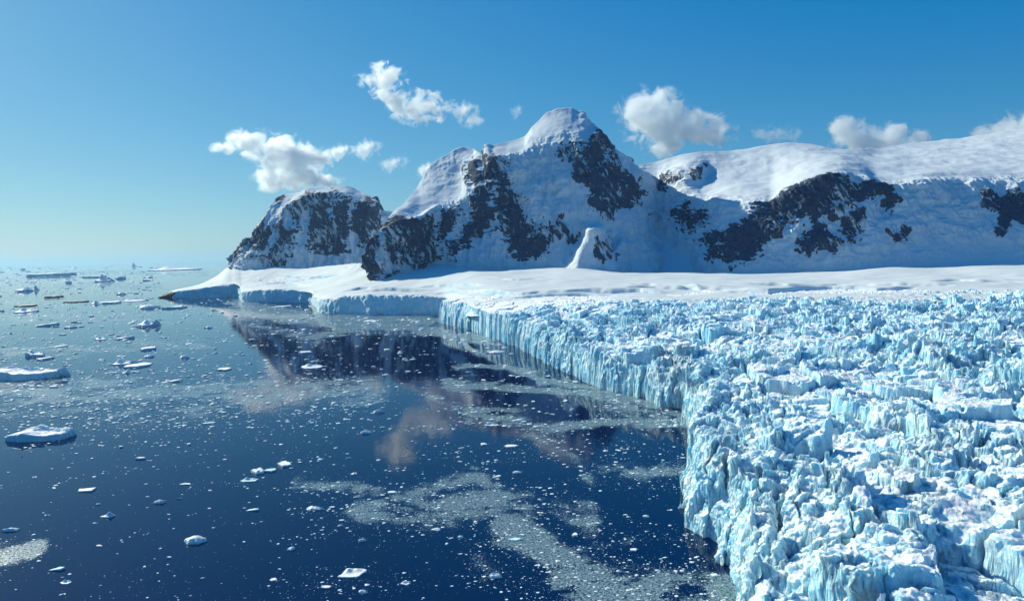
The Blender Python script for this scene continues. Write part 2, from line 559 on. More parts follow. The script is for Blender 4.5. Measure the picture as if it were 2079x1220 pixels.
B = {
    744: [(562, 1440), (558, 1444), (556, 1447), (553, 1450), (551, 1454), (549, 1457), (547, 1460)],
    752: [(572, 1438), (562, 1444), (555, 1448), (546, 1452), (540, 1456), (534, 1460), (528, 1464)],
    770: [(580, 1430), (563, 1440), (545, 1448), (525, 1455), (507, 1462), (492, 1470), (478, 1480)],
    800: [(572, 1440), (554, 1456), (522, 1468), (490, 1480), (462, 1492), (442, 1520), (431, 1560)],
    825: [(566, 1460), (546, 1478), (515, 1490), (480, 1502), (452, 1520), (425, 1575), (408, 1640)],
    850: [(560, 1480), (540, 1500), (510, 1512), (478, 1526), (448, 1546), (412, 1630), (375, 1740)],
    880: [(550, 1520), (528, 1550), (498, 1565), (465, 1580), (428, 1605), (385, 1690), (335, 1800)],
    905: [(560, 1510), (536, 1545), (500, 1568), (462, 1588), (420, 1620), (375, 1710), (318, 1825)],
    940: [(572, 1490), (547, 1530), (502, 1562), (460, 1590), (412, 1625), (365, 1720), (302, 1850)],
    962: [(575, 1480), (550, 1525), (502, 1560), (455, 1588), (400, 1620), (355, 1690), (304, 1840)],
    980: [(575, 1475), (551, 1522), (502, 1556), (450, 1586), (384, 1618), (345, 1640), (315, 1740)],
    1000: [(575, 1470), (553, 1520), (500, 1552), (442, 1584), (378, 1615), (332, 1638), (298, 1715)],
    1035: [(575, 1460), (554, 1510), (500, 1545), (440, 1578), (375, 1612), (318, 1650), (288, 1740)],
    1065: [(575, 1450), (553, 1500), (500, 1538), (440, 1574), (370, 1612), (310, 1660), (277, 1760)],
    1085: [(573, 1440), (552, 1490), (500, 1530), (438, 1570), (362, 1616), (296, 1672), (255, 1770)],
    1118: [(569, 1425), (550, 1475), (500, 1520), (432, 1565), (352, 1618), (280, 1680), (228, 1790)],
    1150: [(560, 1420), (544, 1440), (539, 1446), (500, 1500), (342, 1618), (272, 1680), (221, 1790)],
    1175: [(566, 1380), (548, 1392), (508, 1428), (494, 1500), (342, 1612), (280, 1665), (228, 1780)],
    1190: [(572, 1392), (552, 1400), (488, 1432), (476, 1508), (345, 1606), (288, 1650), (243, 1770)],
    1207: [(575, 1396), (553, 1406), (467, 1436), (457, 1512), (350, 1600), (298, 1640), (262, 1750)],
    1222: [(575, 1402), (554, 1412), (487, 1440), (472, 1512), (358, 1600), (315, 1640), (283, 1740)],
    1240: [(575, 1392), (555, 1404), (514, 1446), (488, 1516), (375, 1605), (335, 1645), (306, 1735)],
    1270: [(575, 1420), (556, 1460), (505, 1530), (452, 1590), (402, 1640), (362, 1680), (330, 1750)],
    1300: [(575, 1430), (556, 1480), (508, 1570), (465, 1640), (425, 1700), (385, 1740), (352, 1790)],
    1335: [(575, 1500), (556, 1550), (512, 1660), (475, 1750), (440, 1810), (405, 1850), (372, 1890)],
    1375: [(575, 1600), (560, 1650), (530, 1760), (510, 1850), (490, 1900), (470, 1930), (450, 1960)],
}
B_ROCK = [
    [(750, 562), (752, 530), (770, 488), (790, 443), (800, 430), (820, 434), (850, 455), (872, 466), (882, 480), (884, 522), (850, 537), (820, 548), (790, 556), (760, 570)],
    [(885, 482), (905, 445), (920, 413), (932, 430), (907, 480), (890, 492), (880, 502)],
    [(922, 505), (945, 470), (960, 440), (980, 408), (1002, 438), (985, 482), (960, 492), (930, 518)],
    [(1018, 368), (1040, 380), (1060, 420), (1072, 450), (1102, 468), (1112, 492), (1080, 497), (1060, 502), (1045, 507), (1030, 480), (1020, 442), (1010, 410)],
    [(1048, 525), (1070, 497), (1110, 492), (1117, 516), (1090, 527), (1065, 530)],
    [(965, 345), (985, 318), (1012, 322), (1028, 342), (1022, 362), (990, 372), (963, 378)],
    [(1188, 292), (1205, 268), (1225, 290), (1245, 330), (1270, 368), (1286, 395), (1272, 420), (1250, 432), (1235, 447), (1210, 432), (1200, 382), (1183, 372), (1163, 350), (1168, 330), (1188, 330)],
    [(1140, 310), (1160, 304), (1172, 330), (1155, 336), (1138, 326)],
    [(1214, 512), (1226, 488), (1240, 528), (1224, 538)],
    [(1148, 517), (1160, 490), (1172, 488), (1160, 522)],
    [(975, 395), (990, 385), (1000, 400), (985, 420)],
    [(1120, 470), (1135, 455), (1145, 475), (1130, 490)],
    [(1215, 440), (1230, 438), (1240, 448), (1225, 447)],
]
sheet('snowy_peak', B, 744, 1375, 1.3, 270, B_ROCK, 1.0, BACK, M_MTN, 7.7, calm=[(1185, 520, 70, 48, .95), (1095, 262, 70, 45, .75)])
tag(bpy.data.objects['snowy_peak'], 'tallest snow-capped peak with dark rock faces in the middle', 'mountain', kind='structure')

Cc = {
    1262: [(575, 1500), (556, 1560), (500, 1680), (450, 1780), (400, 1850), (372, 1900), (350, 1950)],
    1300: [(575, 1490), (556, 1550), (500, 1670), (450, 1770), (398, 1846), (364, 1900), (338, 1955)],
    1335: [(575, 1480), (556, 1540), (500, 1660), (450, 1750), (396, 1810), (362, 1880), (328, 1960)],
    1400: [(575, 1440), (556, 1500), (505, 1590), (450, 1650), (398, 1700), (346, 1780), (312, 1960)],
    1440: [(575, 1410), (556, 1450), (500, 1520), (448, 1580), (402, 1640), (346, 1830), (308, 1970)],
    1480: [(575, 1380), (556, 1412), (500, 1460), (448, 1510), (402, 1570), (350, 1790), (307, 1980)],
    1560: [(575, 1350), (556, 1380), (500, 1420), (440, 1462), (402, 1500), (352, 1740), (296, 1960)],
    1600: [(574, 1340), (555, 1370), (500, 1412), (435, 1455), (386, 1492), (340, 1720), (291, 1950)],
    1640: [(572, 1330), (553, 1362), (500, 1404), (430, 1450), (368, 1492), (332, 1680), (293, 1940)],
    1700: [(570, 1330), (550, 1360), (500, 1402), (420, 1450), (350, 1496), (327, 1640), (303, 1900)],
    1740: [(568, 1326), (549, 1356), (500, 1400), (425, 1450), (358, 1496), (332, 1640), (303, 1920)],
    1780: [(566, 1320), (548, 1352), (500, 1398), (430, 1450), (372, 1496), (338, 1640), (301, 2000)],
    1860: [(566, 1310), (546, 1344), (500, 1392), (430, 1446), (362, 1500), (332, 1680), (291, 2100)],
    1960: [(566, 1300), (546, 1334), (500, 1384), (430, 1440), (360, 1500), (322, 1720), (279, 2150)],
    2079: [(560, 1290), (540, 1324), (500, 1372), (430, 1430), (356, 1494), (312, 1740), (262, 2150)],
    2450: [(550, 1290), (530, 1324), (480, 1372), (400, 1430), (330, 1494), (280, 1740), (215, 2150)],
}
C_ROCK = [
    [(1436, 500), (1440, 478), (1480, 473), (1520, 458), (1545, 428), (1560, 408), (1600, 383), (1650, 363), (1690, 352), (1720, 368), (1760, 378), (1800, 384), (1807, 410), (1780, 407), (1750, 407), (1735, 417), (1710, 412), (1700, 432), (1685, 452), (1670, 442), (1655, 452), (1630, 442), (1600, 462), (1580, 482), (1550, 502), (1545, 522), (1520, 537), (1480, 542), (1448, 532)],
    [(1620, 512), (1640, 470), (1650, 450), (1670, 470), (1690, 500), (1694, 517), (1660, 507), (1640, 517)],
    [(1698, 472), (1720, 438), (1742, 445), (1732, 492), (1718, 497)],
    [(1383, 442), (1400, 428), (1410, 445), (1442, 445), (1437, 462), (1410, 474), (1388, 467)],
    [(1318, 397), (1345, 370), (1400, 343), (1432, 338), (1422, 362), (1390, 372), (1340, 397)],
    [(1983, 404), (2020, 400), (2090, 410), (2090, 458), (2050, 462), (2030, 478), (2013, 472), (2025, 442), (1988, 422)],
    [(1806, 484), (1830, 470), (1833, 490), (1813, 496)],
    [(1790, 388), (1807, 408), (1802, 447), (1788, 440)],
    [(2150, 380), (2260, 360), (2300, 420), (2200, 450)],
]
BACK_C = [(80, 1.0), (260, .97), (500, .85), (900, .4), (1200, -.1)]
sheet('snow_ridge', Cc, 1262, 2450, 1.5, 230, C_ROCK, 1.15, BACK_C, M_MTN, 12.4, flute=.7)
tag(bpy.data.objects['snow_ridge'], 'long snow covered ridge with an arched dark rock band, right of the peak', 'mountain', kind='structure')

# ------------------------------------------------------------------ snowfield (foreland with ice cliffs on its shore)
D = {}


def dcol(x, pts):
    yw = pts[0][0]
    p = on_water(np.array([float(x)]), np.array([float(yw)]))[0]
    out = [(yw + 3, p[1] - 1.0)] + [(py, p[1] + off) for py, off in pts]
    D[x] = out


dcol(322, [(605, 0), (604, 2), (603.8, 6), (603.6, 10), (603.4, 14), (603.2, 18), (603.0, 22), (602.8, 30)])
dcol(332, [(604.5, 0), (602, 4), (600.5, 15), (599.8, 25), (599.2, 40), (598.8, 50), (598.5, 60), (598.3, 80)])
dcol(360, [(604.5, 0), (594, 5), (591, 15), (590, 35), (589, 55), (588.5, 75), (588, 95), (588, 120)])
dcol(400, [(604.5, 0), (588.5, 5), (586, 15), (584, 45), (582, 75), (580.5, 105), (579.5, 130), (579, 160)])
dcol(440, [(604, 0), (584, 5), (580, 15), (575, 55), (570, 95), (566, 135), (563, 170), (560, 210)])
dcol(468, [(603.5, 0), (582, 5), (576, 18), (566, 65), (557, 115), (549, 165), (543, 210), (536, 260)])
dcol(484, [(604, 0), (582, 5), (575, 25), (566, 60), (556, 110), (547, 160), (538, 205), (529, 260)])
dcol(492, [(612, 0), (596, 5), (588, 30), (574, 240), (561, 300), (550, 350), (541, 395), (532, 450)])
dcol(520, [(613, 0), (592, 5), (588, 20), (574, 250), (562, 305), (550, 350), (542, 390), (535, 450)])
dcol(560, [(614, 0), (589, 5), (585, 20), (573, 240), (562, 295), (552, 340), (541, 380), (543, 470)])
dcol(600, [(614.5, 0), (593, 5), (588, 20), (576, 215), (566, 280), (556, 335), (548, 385), (549, 470)])
dcol(630, [(616, 0), (598, 5), (592, 20), (581, 190), (570, 265), (559, 330), (552, 390), (546, 460)])
dcol(647, [(634, 0), (612, 7), (606, 30), (592, 140), (576, 280), (563, 390), (554, 480), (545, 560)])
dcol(700, [(638, 0), (605, 7), (600, 25), (588, 130), (574, 290), (560, 400), (548, 480), (532, 590)])
dcol(735, [(639, 0), (603, 8), (597, 30), (584, 140), (570, 290), (554, 385), (533, 440), (529, 520)])
dcol(765, [(640, 0), (603, 8), (597, 30), (584, 140), (572, 260), (563, 330), (556, 380), (545, 450)])
dcol(800, [(640, 0), (604, 8), (598, 35), (582, 140), (568, 250), (556, 340), (548, 400), (540, 470)])
dcol(840, [(640, 0), (604, 9), (598, 40), (580, 140), (561, 270), (545, 370), (535, 430), (530, 500)])
dcol(880, [(640, 0), (606, 9), (600, 35), (580, 140), (558, 280), (540, 380), (528, 450), (526, 540)])
dcol(905, [(640, 0), (608, 9), (602, 35), (582, 140), (562, 270), (546, 370), (536, 440), (534, 540)])


def dcol2(x, pts):
    D[x] = [(pts[0][0] + 9, pts[0][1] - 25)] + pts


dcol2(960, [(634, 880), (622, 895), (609, 940), (592, 1030), (574, 1130), (559, 1270), (550, 1400), (548, 1550)])
dcol2(1050, [(630, 850), (620, 868), (606, 920), (590, 1010), (574, 1110), (559, 1250), (551, 1370), (549, 1520)])
dcol2(1110, [(626, 830), (617, 850), (604, 905), (588, 990), (572, 1090), (558, 1230), (552, 1350), (548, 1500)])
dcol2(1150, [(624, 820), (615, 840), (602, 895), (586, 980), (570, 1080), (554, 1210), (540, 1330), (533, 1450)])
dcol2(1190, [(623, 815), (614, 835), (601, 890), (586, 970), (571, 1070), (558, 1200), (549, 1310), (546, 1450)])
dcol2(1300, [(619, 790), (611, 812), (599, 865), (585, 945), (571, 1045), (560, 1170), (555, 1290), (555, 1440)])
dcol2(1500, [(614, 760), (607, 785), (597, 845), (584, 925), (571, 1015), (560, 1140), (556.5, 1260), (557, 1400)])
dcol2(1700, [(610, 745), (603, 770), (594, 830), (581, 905), (568, 1000), (557, 1110), (552.5, 1230), (553, 1370)])
dcol2(1830, [(607, 735), (600, 760), (591, 820), (577, 895), (562, 985), (549, 1080), (541.5, 1180), (543, 1340)])
dcol2(1900, [(606, 730), (598, 755), (589, 815), (575, 890), (561, 980), (551, 1080), (547.5, 1190), (548, 1330)])
dcol2(2000, [(603, 725), (596, 750), (586, 810), (571, 885), (556, 975), (545, 1075), (539.5, 1180), (541, 1320)])
dcol2(2079, [(602, 722), (594, 747), (584, 806), (569, 880), (554, 970), (543, 1070), (539, 1180), (541, 1310)])
dcol2(2450, [(595, 720), (586, 745), (575, 806), (560, 880), (545, 970), (534, 1070), (529, 1180), (530, 1310)])


CREVASSES = [
    ([(940, 590), (1000, 596), (1060, 600), (1130, 596), (1200, 594), (1300, 592), (1370, 597)], 5.0),
    ([(1030, 608), (1100, 603), (1180, 600), (1240, 601)], 4.5),
    ([(1380, 581), (1410, 586), (1450, 593)], 5.0),
    ([(1520, 577), (1600, 579), (1700, 577), (1850, 581), (1940, 582)], 3.0),
    ([(1480, 594), (1560, 597), (1640, 589), (1690, 587), (1760, 589)], 5.5),
    ([(850, 584), (930, 580), (990, 578)], 3.0),
    ([(740, 592), (800, 589), (870, 592)], 4.0),
    ([(880, 596), (930, 591), (960, 592)], 5.0),
    ([(1280, 574), (1360, 577), (1460, 584)], 3.0),
    ([(1690, 588), (1780, 591), (1860, 586)], 4.0),
    ([(1240, 585), (1330, 583), (1420, 586), (1500, 590)], 3.0),
    ([(1850, 572), (1950, 570), (2079, 573)], 2.5),
    ([(560, 556), (600, 563), (640, 566)], 3.5),
    ([(590, 572), (640, 564), (700, 558)], 4.0),
    ([(520, 580), (570, 576), (630, 580)], 3.0),
    ([(690, 596), (730, 588), (790, 584)], 3.0),
    ([(980, 566), (1040, 570), (1100, 568)], 2.0),
]


def snowfield():
    xs = np.array(sorted(D))
    K = np.array([D[x] for x in xs], float)
    X = np.arange(322, 2450, 1.5)
    C = np.moveaxis(pchip(xs, K, X), 1, 0)
    kk = C.shape[0]
    for row in range(3, kk):                       # lobes differ at the shore, the slope behind is one
        sg = 8.0 if row == 3 else 30.0
        kern = np.exp(-(np.arange(-90, 91) / sg) ** 2 * .5); kern /= kern.sum()
        for q in (0, 1):
            soft = np.convolve(np.pad(C[row, :, q], 90, mode='edge'), kern, 'valid')
            wgt = smooth(440, 500, X)
            C[row, :, q] = C[row, :, q] * (1 - wgt) + soft * wgt
    v = np.concatenate([np.linspace(0, 2, 46, endpoint=False), np.linspace(2, kk - 1, 190)])
    G = pchip(np.arange(kk), C, v)
    PX = np.broadcast_to(X, G.shape[:2])
    P = at(PX, G[..., 0], G[..., 1])
    x, y, z = P[..., 0], P[..., 1], P[..., 2]
    cl = (PX < 930) * 1.0
    vv = v[:, None] * np.ones_like(PX)
    face = (1 - smooth(1.9, 2.6, vv)) * cl                     # the ice cliffs
    # broken cliff line, caves and blocky tops along the shore
    n = fbm(x * .03, np.zeros_like(x), z * .012, 4) * 13 + fbm(x * .11, z * .05, np.zeros_like(x), 4, ridged=True) * 2.6
    P[..., 1] += n * face
    P[..., 0] += face * 3 * fbm(x * .06 + 5, z * .1, y * 0, 3)
    lip = smooth(1.2, 2.0, vv) * (1 - smooth(2.2, 3.0, vv)) * cl
    P[..., 2] += lip * (5.0 * fbm(x * .03, y * .03, z * 0, 4) + 2.2 * fbm(x * .12, y * .1, z * 0, 3, ridged=True))
    # drifts
    roll = smooth(2.2, 3.4, vv) * (1 - smooth(kk - 2.2, kk - 1, vv) * .4)
    P[..., 2] += roll * (5.0 * fbm(x * .008, y * .010, z * 0 + 3, 3) + 0.8 * fbm(x * .02, y * .05, z * 0, 3))
    # crevasses: long curved cracks across the slope
    gy = G[..., 0] + 2.2 * fbm(x * .02, y * .02, z * 0 + 7, 3)
    for pts, dep in CREVASSES:
        a = np.asarray(pts, float)
        sel = (PX > a[:, 0].min() - 5) & (PX < a[:, 0].max() + 5)
        yy = np.interp(PX, a[:, 0], a[:, 1])
        tt = np.clip(np.minimum(PX - a[0, 0], a[-1, 0] - PX) / 40, 0, 1)
        dd = gy - yy
        P[..., 2] -= sel * dep * 2.0 * tt * np.exp(-(dd / 1.0) ** 2)
        P[..., 2] += sel * dep * .8 * tt * np.exp(-((dd + 2.2) / 1.8) ** 2)
    front = (PX > 930) * (1 - smooth(1.6, 3.2, vv))
    P[..., 2] += front * (2.6 * fbm(x * .04, y * .04, z * 0 + 2, 5, .6, ridged=True) - .6)
    # tumbled ice by the rock cliff and along the headland
    ic = np.exp(-(((PX - 728) / 28) ** 2 + ((G[..., 0] - 540) / 10) ** 2)) + np.exp(-(((PX - 560) / 60) ** 2 + ((G[..., 0] - 572) / 7) ** 2)) * .7
    P[..., 2] += ic * 5 * fbm(x * .08, y * .08, z * 0, 4, ridged=True)
    rk = poly_sd(PX, G[..., 0], [(318, 610), (330, 598), (350, 592), (357, 596), (350, 603), (340, 612)])
    rock = np.clip(.5 + rk / 8, -.2, 1.0)
    base = (1 - smooth(.9, 1.12, vv)) * (PX < 930)
    rock = np.maximum(rock, base * .5 * (0.5 + fbm(x * .02, y * 0, z * 0, 3)))  # same dark tone in patches along the foot of the ice cliffs
    o = mesh_from('snowfield', P.reshape(-1, 3), grid_quads(*P.shape[:2]), M_SNOW, True, {'rock': rock.ravel()})
    return tag(o, 'smooth sunlit snow slope with low ice cliffs below the mountains', 'snowfield', kind='structure')


snowfield()

# ------------------------------------------------------------------ glacier
GC_PX = [(868, 640), (878, 652), (900, 658), (920, 662), (942, 666), (960, 672), (1000, 688), (1020, 694), (1050, 705), (1080, 720), (1110, 738), (1150, 757), (1187, 778),
         (1215, 786), (1250, 797), (1290, 806), (1330, 820), (1370, 830), (1390, 834), (1396, 870), (1404, 905), (1409, 945), (1400, 985), (1386, 1020), (1380, 1048),
         (1388, 1064), (1410, 1076), (1435, 1092), (1458, 1115), (1472, 1150), (1482, 1185), (1492, 1220), (1498, 1280)]
_gc = on_water(np.array([p[0] for p in GC_PX], float), np.array([p[1] for p in GC_PX], float))[:, :2]
COAST = np.vstack([[[-150, 1500]], _gc, [[56, 140], [62, 90], [75, 30], [80, -40]]])
GPOLY = np.vstack([COAST, [[1500, -40], [1500, 1500]]])


def hash2(ix, iy, k):
    h = (ix.astype(np.int64) * 374761393 + iy.astype(np.int64) * 668265263 + k * 1274126177) & 0x7fffffff
    h = ((h ^ (h >> 13)) * 1274126177) & 0x7fffffff
    h = ((h ^ (h >> 16)) * 2246822519) & 0x7fffffff
    return ((h ^ (h >> 15)) & 0xffffff).astype(f32) / f32(0xffffff)


def voronoi(x, y, size, seed):
    """nearest jittered cell: (edge distance in m, cell ix, iy, dx, dy to the cell centre)"""
    u = x / size; v = y / size
    iu = np.floor(u); iv = np.floor(v)
    f1 = np.full(u.shape, 1e9, f32); f2 = f1.copy()
    bx = np.zeros(u.shape, np.int32); by = bx.copy(); cx = np.zeros(u.shape, f32); cy = cx.copy()
    for i in (-1, 0, 1):
        for j in (-1, 0, 1):
            ix = (iu + i).astype(np.int32); iy = (iv + j).astype(np.int32)
            px = ix + .5 + .84 * (hash2(ix, iy, seed) - .5); py = iy + .5 + .84 * (hash2(ix, iy, seed + 1) - .5)
            d = (u - px) ** 2 + (v - py) ** 2
            nw = d < f1
            f2 = np.where(nw, f1, np.minimum(f2, d))
            bx = np.where(nw, ix, bx); by = np.where(nw, iy, by)
            cx = np.where(nw, u - px, cx); cy = np.where(nw, v - py, cy)
            f1 = np.where(nw, d, f1)
    e = (np.sqrt(f2) - np.sqrt(f1)) * size
    return e, bx, by, cx * size, cy * size


def blocks(x, y, size, seed, hgt, tilt, gap, depth):
    e, bx, by, cx, cy = voronoi(x, y, size, seed)
    h = (hash2(bx, by, seed + 2) - .5) * 2 * hgt
    a = hash2(bx, by, seed + 3) * 2 * np.pi
    t = hash2(bx, by, seed + 4) ** 1.5 * tilt
    z = h + (np.cos(a) * cx + np.sin(a) * cy) * t
    k = smooth(0.0, gap, e)
    return z * k - depth * (1 - k), bx, by, e


def ice_height(x, y):
    x = x.astype(f32); y = y.astype(f32)
    zz = np.zeros_like(x)
    wx = x + 7 * fbm(x * .03, y * .03, zz, 3) + 1.6 * fbm(x * .16, y * .16, zz + 3, 2)
    wy = y + 7 * fbm(x * .03 + 40, y * .03, zz, 3) + 1.6 * fbm(x * .16 + 40, y * .16, zz, 2)
    s = poly_sd(wx * .35 + x * .65, wy * .35 + y * .65, GPOLY).astype(f32)
    s = s + 5.5 * fbm(x * .045, y * .045, zz + 8, 4, .55) + 1.2 * fbm(x * .3, y * .3, zz + 2, 2)
    base = 15 + 11 * (1 - np.exp(-np.maximum(s, 0) / 70)) + .0165 * y
    chaos = smooth(-.34, .20, fbm(x * .009 + 3, y * .009, zz + 20, 3))         # 0 = big flat slabs, 1 = shattered
    near_edge = np.exp(-np.maximum(s, 0) / 22)
    chaos = np.clip(chaos + .5 * near_edge, 0, 1)
    chaos = np.clip(chaos + .22 * (1 - smooth(180, 420, y)), .10, 1)
    z1, bx, by, e1 = blocks(wx, wy * .85, 25.0, 3, 4.4, .34, 2.4, 7.0)
    z2, cx2, cy2, _ = blocks(wx, wy, 11.5, 23, 2.9, .55, 1.6, 2.8)
    z3, cx3, cy3, _ = blocks(wx + .6 * wy, wy - .3 * wx, 4.4, 43, 1.5, .95, 1.0, 1.0)
    calm_edge = .35 + .65 * smooth(0, 11, s)
    z = z1 * (.75 + .25 * calm_edge) + (z2 * (.35 + .80 * chaos) + z3 * (.10 + .95 * chaos)) * calm_edge
    z = z + 2.4 * fbm(x * .02, y * .02, zz + 5, 3) + chaos * 1.8 * fbm(x * .11, y * .11, zz, 3, ridged=True)
    fade = 1 - .85 * smooth(690, 840, y)
    z = z * fade
    s = s + 3.0 * (hash2(cx2, cy2, 91) - .5) * np.exp(-np.maximum(s, 0) / 12) + 1.4 * (hash2(cx3, cy3, 95) - .5)
    wall = 3.0 + 5.0 * (1 - smooth(200, 330, y)) + 7.0 * smooth(-.1, .5, fbm(x * .02 + 9, y * .02, zz + 1, 2))
    k = np.clip(s / wall, 0, 1) ** .55
    top = base + z
    return np.where(s > 0, (top + 3) * k - 3, -4.0 + np.maximum(s, -3) * .3), bx, by, s, chaos


def glacier():
    az0, az1 = math.atan((845 - 1039.5) / F), math.atan((2300 - 1039.5) / F)
    af = np.concatenate([np.linspace(az0, az1, 1460), np.linspace(az1, R_(66), 230)[1:]])
    nc = len(af)
    r0, r1 = 85.0, 1000.0
    # where a ray-plane march would need rows: denser on walls
    ac = np.concatenate([np.linspace(az0, az1, 205), np.linspace(az1, R_(66), 34)[1:]])
    rf = np.exp(np.linspace(math.log(r0), math.log(r1), 2200))
    AA, RR = np.meshgrid(ac, rf, indexing='ij')
    Zc, _, _, _, _ = ice_height(np.sin(AA) * RR, np.cos(AA) * RR)
    phi = np.arctan2(Zc - CAM_H, RR)
    ds = np.sqrt(np.diff(phi, axis=1) ** 2 + (.10 * np.diff(np.log(RR), axis=1)) ** 2)
    kern = np.exp(-(np.arange(-24, 25) / 9.0) ** 2); kern /= kern.sum()
    ds = np.apply_along_axis(lambda q: np.convolve(np.pad(q, 24, mode='edge'), kern, 'valid'), 0, ds)
    k2 = np.ones(9) / 9
    ds = np.apply_along_axis(lambda q: np.convolve(np.pad(q, 4, mode='edge'), k2, 'valid'), 1, ds)
    cum = np.concatenate([np.zeros((len(ac), 1)), np.cumsum(ds, 1)], 1)
    cum /= cum[:, -1:]
    nr = 1250
    tt = np.linspace(0, 1, nr)
    rows = np.array([np.interp(tt, cum[i], rf) for i in range(len(ac))])          # (220, nr)
    R = np.empty((nr, nc), f32)
    for j in range(nr):
        R[j] = np.interp(af, ac, rows[:, j])
    x = (np.sin(af)[None, :] * R).astype(f32); y = (np.cos(af)[None, :] * R).astype(f32)
    z = np.empty_like(x); bx = np.empty(x.shape, np.int32); by = bx.copy(); s = np.empty_like(x); ch = np.empty_like(x)
    for a in range(0, nr, 250):
        b_ = slice(a, min(nr, a + 250))
        z[b_], bx[b_], by[b_], s[b_], ch[b_] = ice_height(x[b_], y[b_])
    # overhangs and fractured roughness: displace in all three directions
    up = smooth(-2, 3, z)
    fd = (1 - .6 * smooth(600, 840, y)) * up * (.42 + .68 * ch)
    for sc, am, sd in ((.13, 1.0, 0), (.37, 1.0, 30), (.95, .55, 60)):
        for k, arr in enumerate((x, y, z)):
            if k == 0: x0, y0, z0 = x.copy(), y.copy(), z.copy()
            arr += (am * (1.0 if k < 2 else .55)) * fd * noise3(x0 * sc + sd + k * 13, y0 * sc, z0 * sc * .8 + k * 7)
    V = np.stack([x, y, z], -1)
    Q = grid_quads(nr, nc)
    zf = V.reshape(-1, 3)[:, 2]
    keep = (zf[Q].max(1) > -2.5)
    Q = Q[keep][:, ::-1]
    # blocks (seracs) that show largest become parts of their own
    bid = (bx.astype(np.int64) * 100003 + by).ravel()
    fb = bid[Q[:, 0]]
    sf = s.ravel()[Q[:, 0]]
    yf = y.ravel()[Q[:, 0]]
    pxq, _ = to_px(V.reshape(-1, 3)[Q[:, 0]])
    cand = (sf > 2) & (pxq < 2079) & (yf < 560)
    ids, cnt = np.unique(fb[cand], return_counts=True)
    big = ids[np.argsort(-cnt)[:96]]
    Vf = V.reshape(-1, 3)

    def sub(name, sel, parent=None):
        q = Q[sel]
        u, inv = np.unique(q, return_inverse=True)
        return mesh_from(name, Vf[u], inv.reshape(q.shape), M_ICE, False, None, parent)
    rest = ~np.isin(fb, big)
    root = sub('glacier', rest)
    tag(root, 'pale blue crevassed glacier tongue of broken ice ending in a sea cliff', 'glacier', kind='structure')
    order = np.argsort(fb, kind='stable')
    fbs = fb[order]
    for i in big:
        a, b_ = np.searchsorted(fbs, i), np.searchsorted(fbs, i, 'right')
        sub('serac', order[a:b_], root)


glacier()

# ------------------------------------------------------------------ sea
SLUSH = [  # (polyline in pixels on the water, half width, strength)
    ([(1150, 1160), (1250, 1185), (1350, 1205), (1490, 1218)], 38, 1.7),
    ([(1010, 1075), (1100, 1112), (1160, 1150), (1230, 1165)], 28, 1.05),
    ([(720, 1052), (800, 1048), (900, 1042), (1000, 1032), (1100, 1030), (1195, 1048)], 26, .95),
    ([(800, 1015), (880, 990), (960, 968), (1010, 1000)], 20, .75),
    ([(590, 975), (660, 980), (730, 995), (770, 1003)], 16, .8),
    ([(950, 850), (1020, 856), (1120, 862), (1230, 850), (1320, 855), (1395, 865)], 15, .85),
    ([(840, 790), (910, 825), (960, 852)], 10, .6),
    ([(1100, 880), (1160, 908), (1215, 962)], 20, .65),
    ([(1240, 945), (1320, 950), (1405, 955)], 24, .75),
    ([(890, 780), (1000, 779), (1080, 786), (1170, 800), (1270, 800), (1388, 838)], 8, 1.0),
    ([(930, 747), (1040, 751), (1130, 770), (1200, 787)], 5, .9),
    ([(480, 622), (560, 635), (660, 650), (760, 648), (875, 652)], 13, 1.0),
    ([(640, 690), (560, 672), (490, 640)], 10, .5),
    ([(640, 682), (720, 668), (800, 662), (900, 676), (1010, 692)], 7, 1.0),
    ([(0, 1128), (50, 1112), (100, 1092)], 15, 1.4),
    ([(640, 1080), (750, 1072), (850, 1062)], 15, .45),
    ([(1150, 1112), (1300, 1082), (1450, 1098)], 18, .5),
    ([(1200, 806), (1300, 834), (1392, 860)], 14, .7),
    ([(1060, 915), (1200, 905), (1330, 900), (1400, 905)], 16, .45),
    ([(600, 1190), (700, 1180), (820, 1170)], 16, .35),
    ([(950, 1110), (1000, 1160), (1120, 1200)], 22, .55),
    ([(0, 790), (150, 800), (320, 790), (450, 800), (640, 790), (760, 800)], 26, .62),
    ([(0, 830), (200, 850), (420, 830)], 30, .50),
    ([(0, 650), (160, 640), (330, 655)], 14, .55),
    ([(0, 560), (200, 553), (420, 556)], 7, .6),
    ([(0, 588), (200, 578), (330, 584)], 8, .6),
    ([(0, 615), (160, 606), (300, 610)], 8, .6),
    ([(0, 715), (220, 705), (420, 700)], 16, .5),
]


def slush_at(x, y):
    P = np.stack([x, y, np.zeros_like(x)], -1)
    px, py = to_px(P)
    ok = (y > 60)
    z0 = np.zeros_like(x)
    n1 = fbm(x * .010, y * .011, z0 + 2, 5, .6)
    n2 = fbm(x * .012 + 7, y * .013, z0 + 5, 5, .6)
    wx = x + 26 * n1; wy = y + 40 * n2
    n3 = fbm(wx * .022, wy * .030, z0 + 9, 5, .6)
    qx = px + 50 * n1
    sc = np.clip((py - 500) / 400, .10, 1.3)
    qy = py + 40 * n2 * sc
    d = np.zeros_like(x)
    for pts, hw, st in SLUSH:
        r = line_d(qx, qy, pts) / hw
        d = np.maximum(d, st * np.exp(-(r * .75) ** 2))
    fil = fbm(wx * .018 + 2 * n2, wy * .034 + 2 * n1, z0 + 30, 5, .62, ridged=True)
    d = d * np.clip(.46 + .95 * n3 + 1.10 * fil, .08, 1.30) * (1 + .5 * smooth(900, 760, py)) + .10 * smooth(.3, .8, fil) * smooth(-.1, .4, n3)
    return np.where(ok, d, 0)


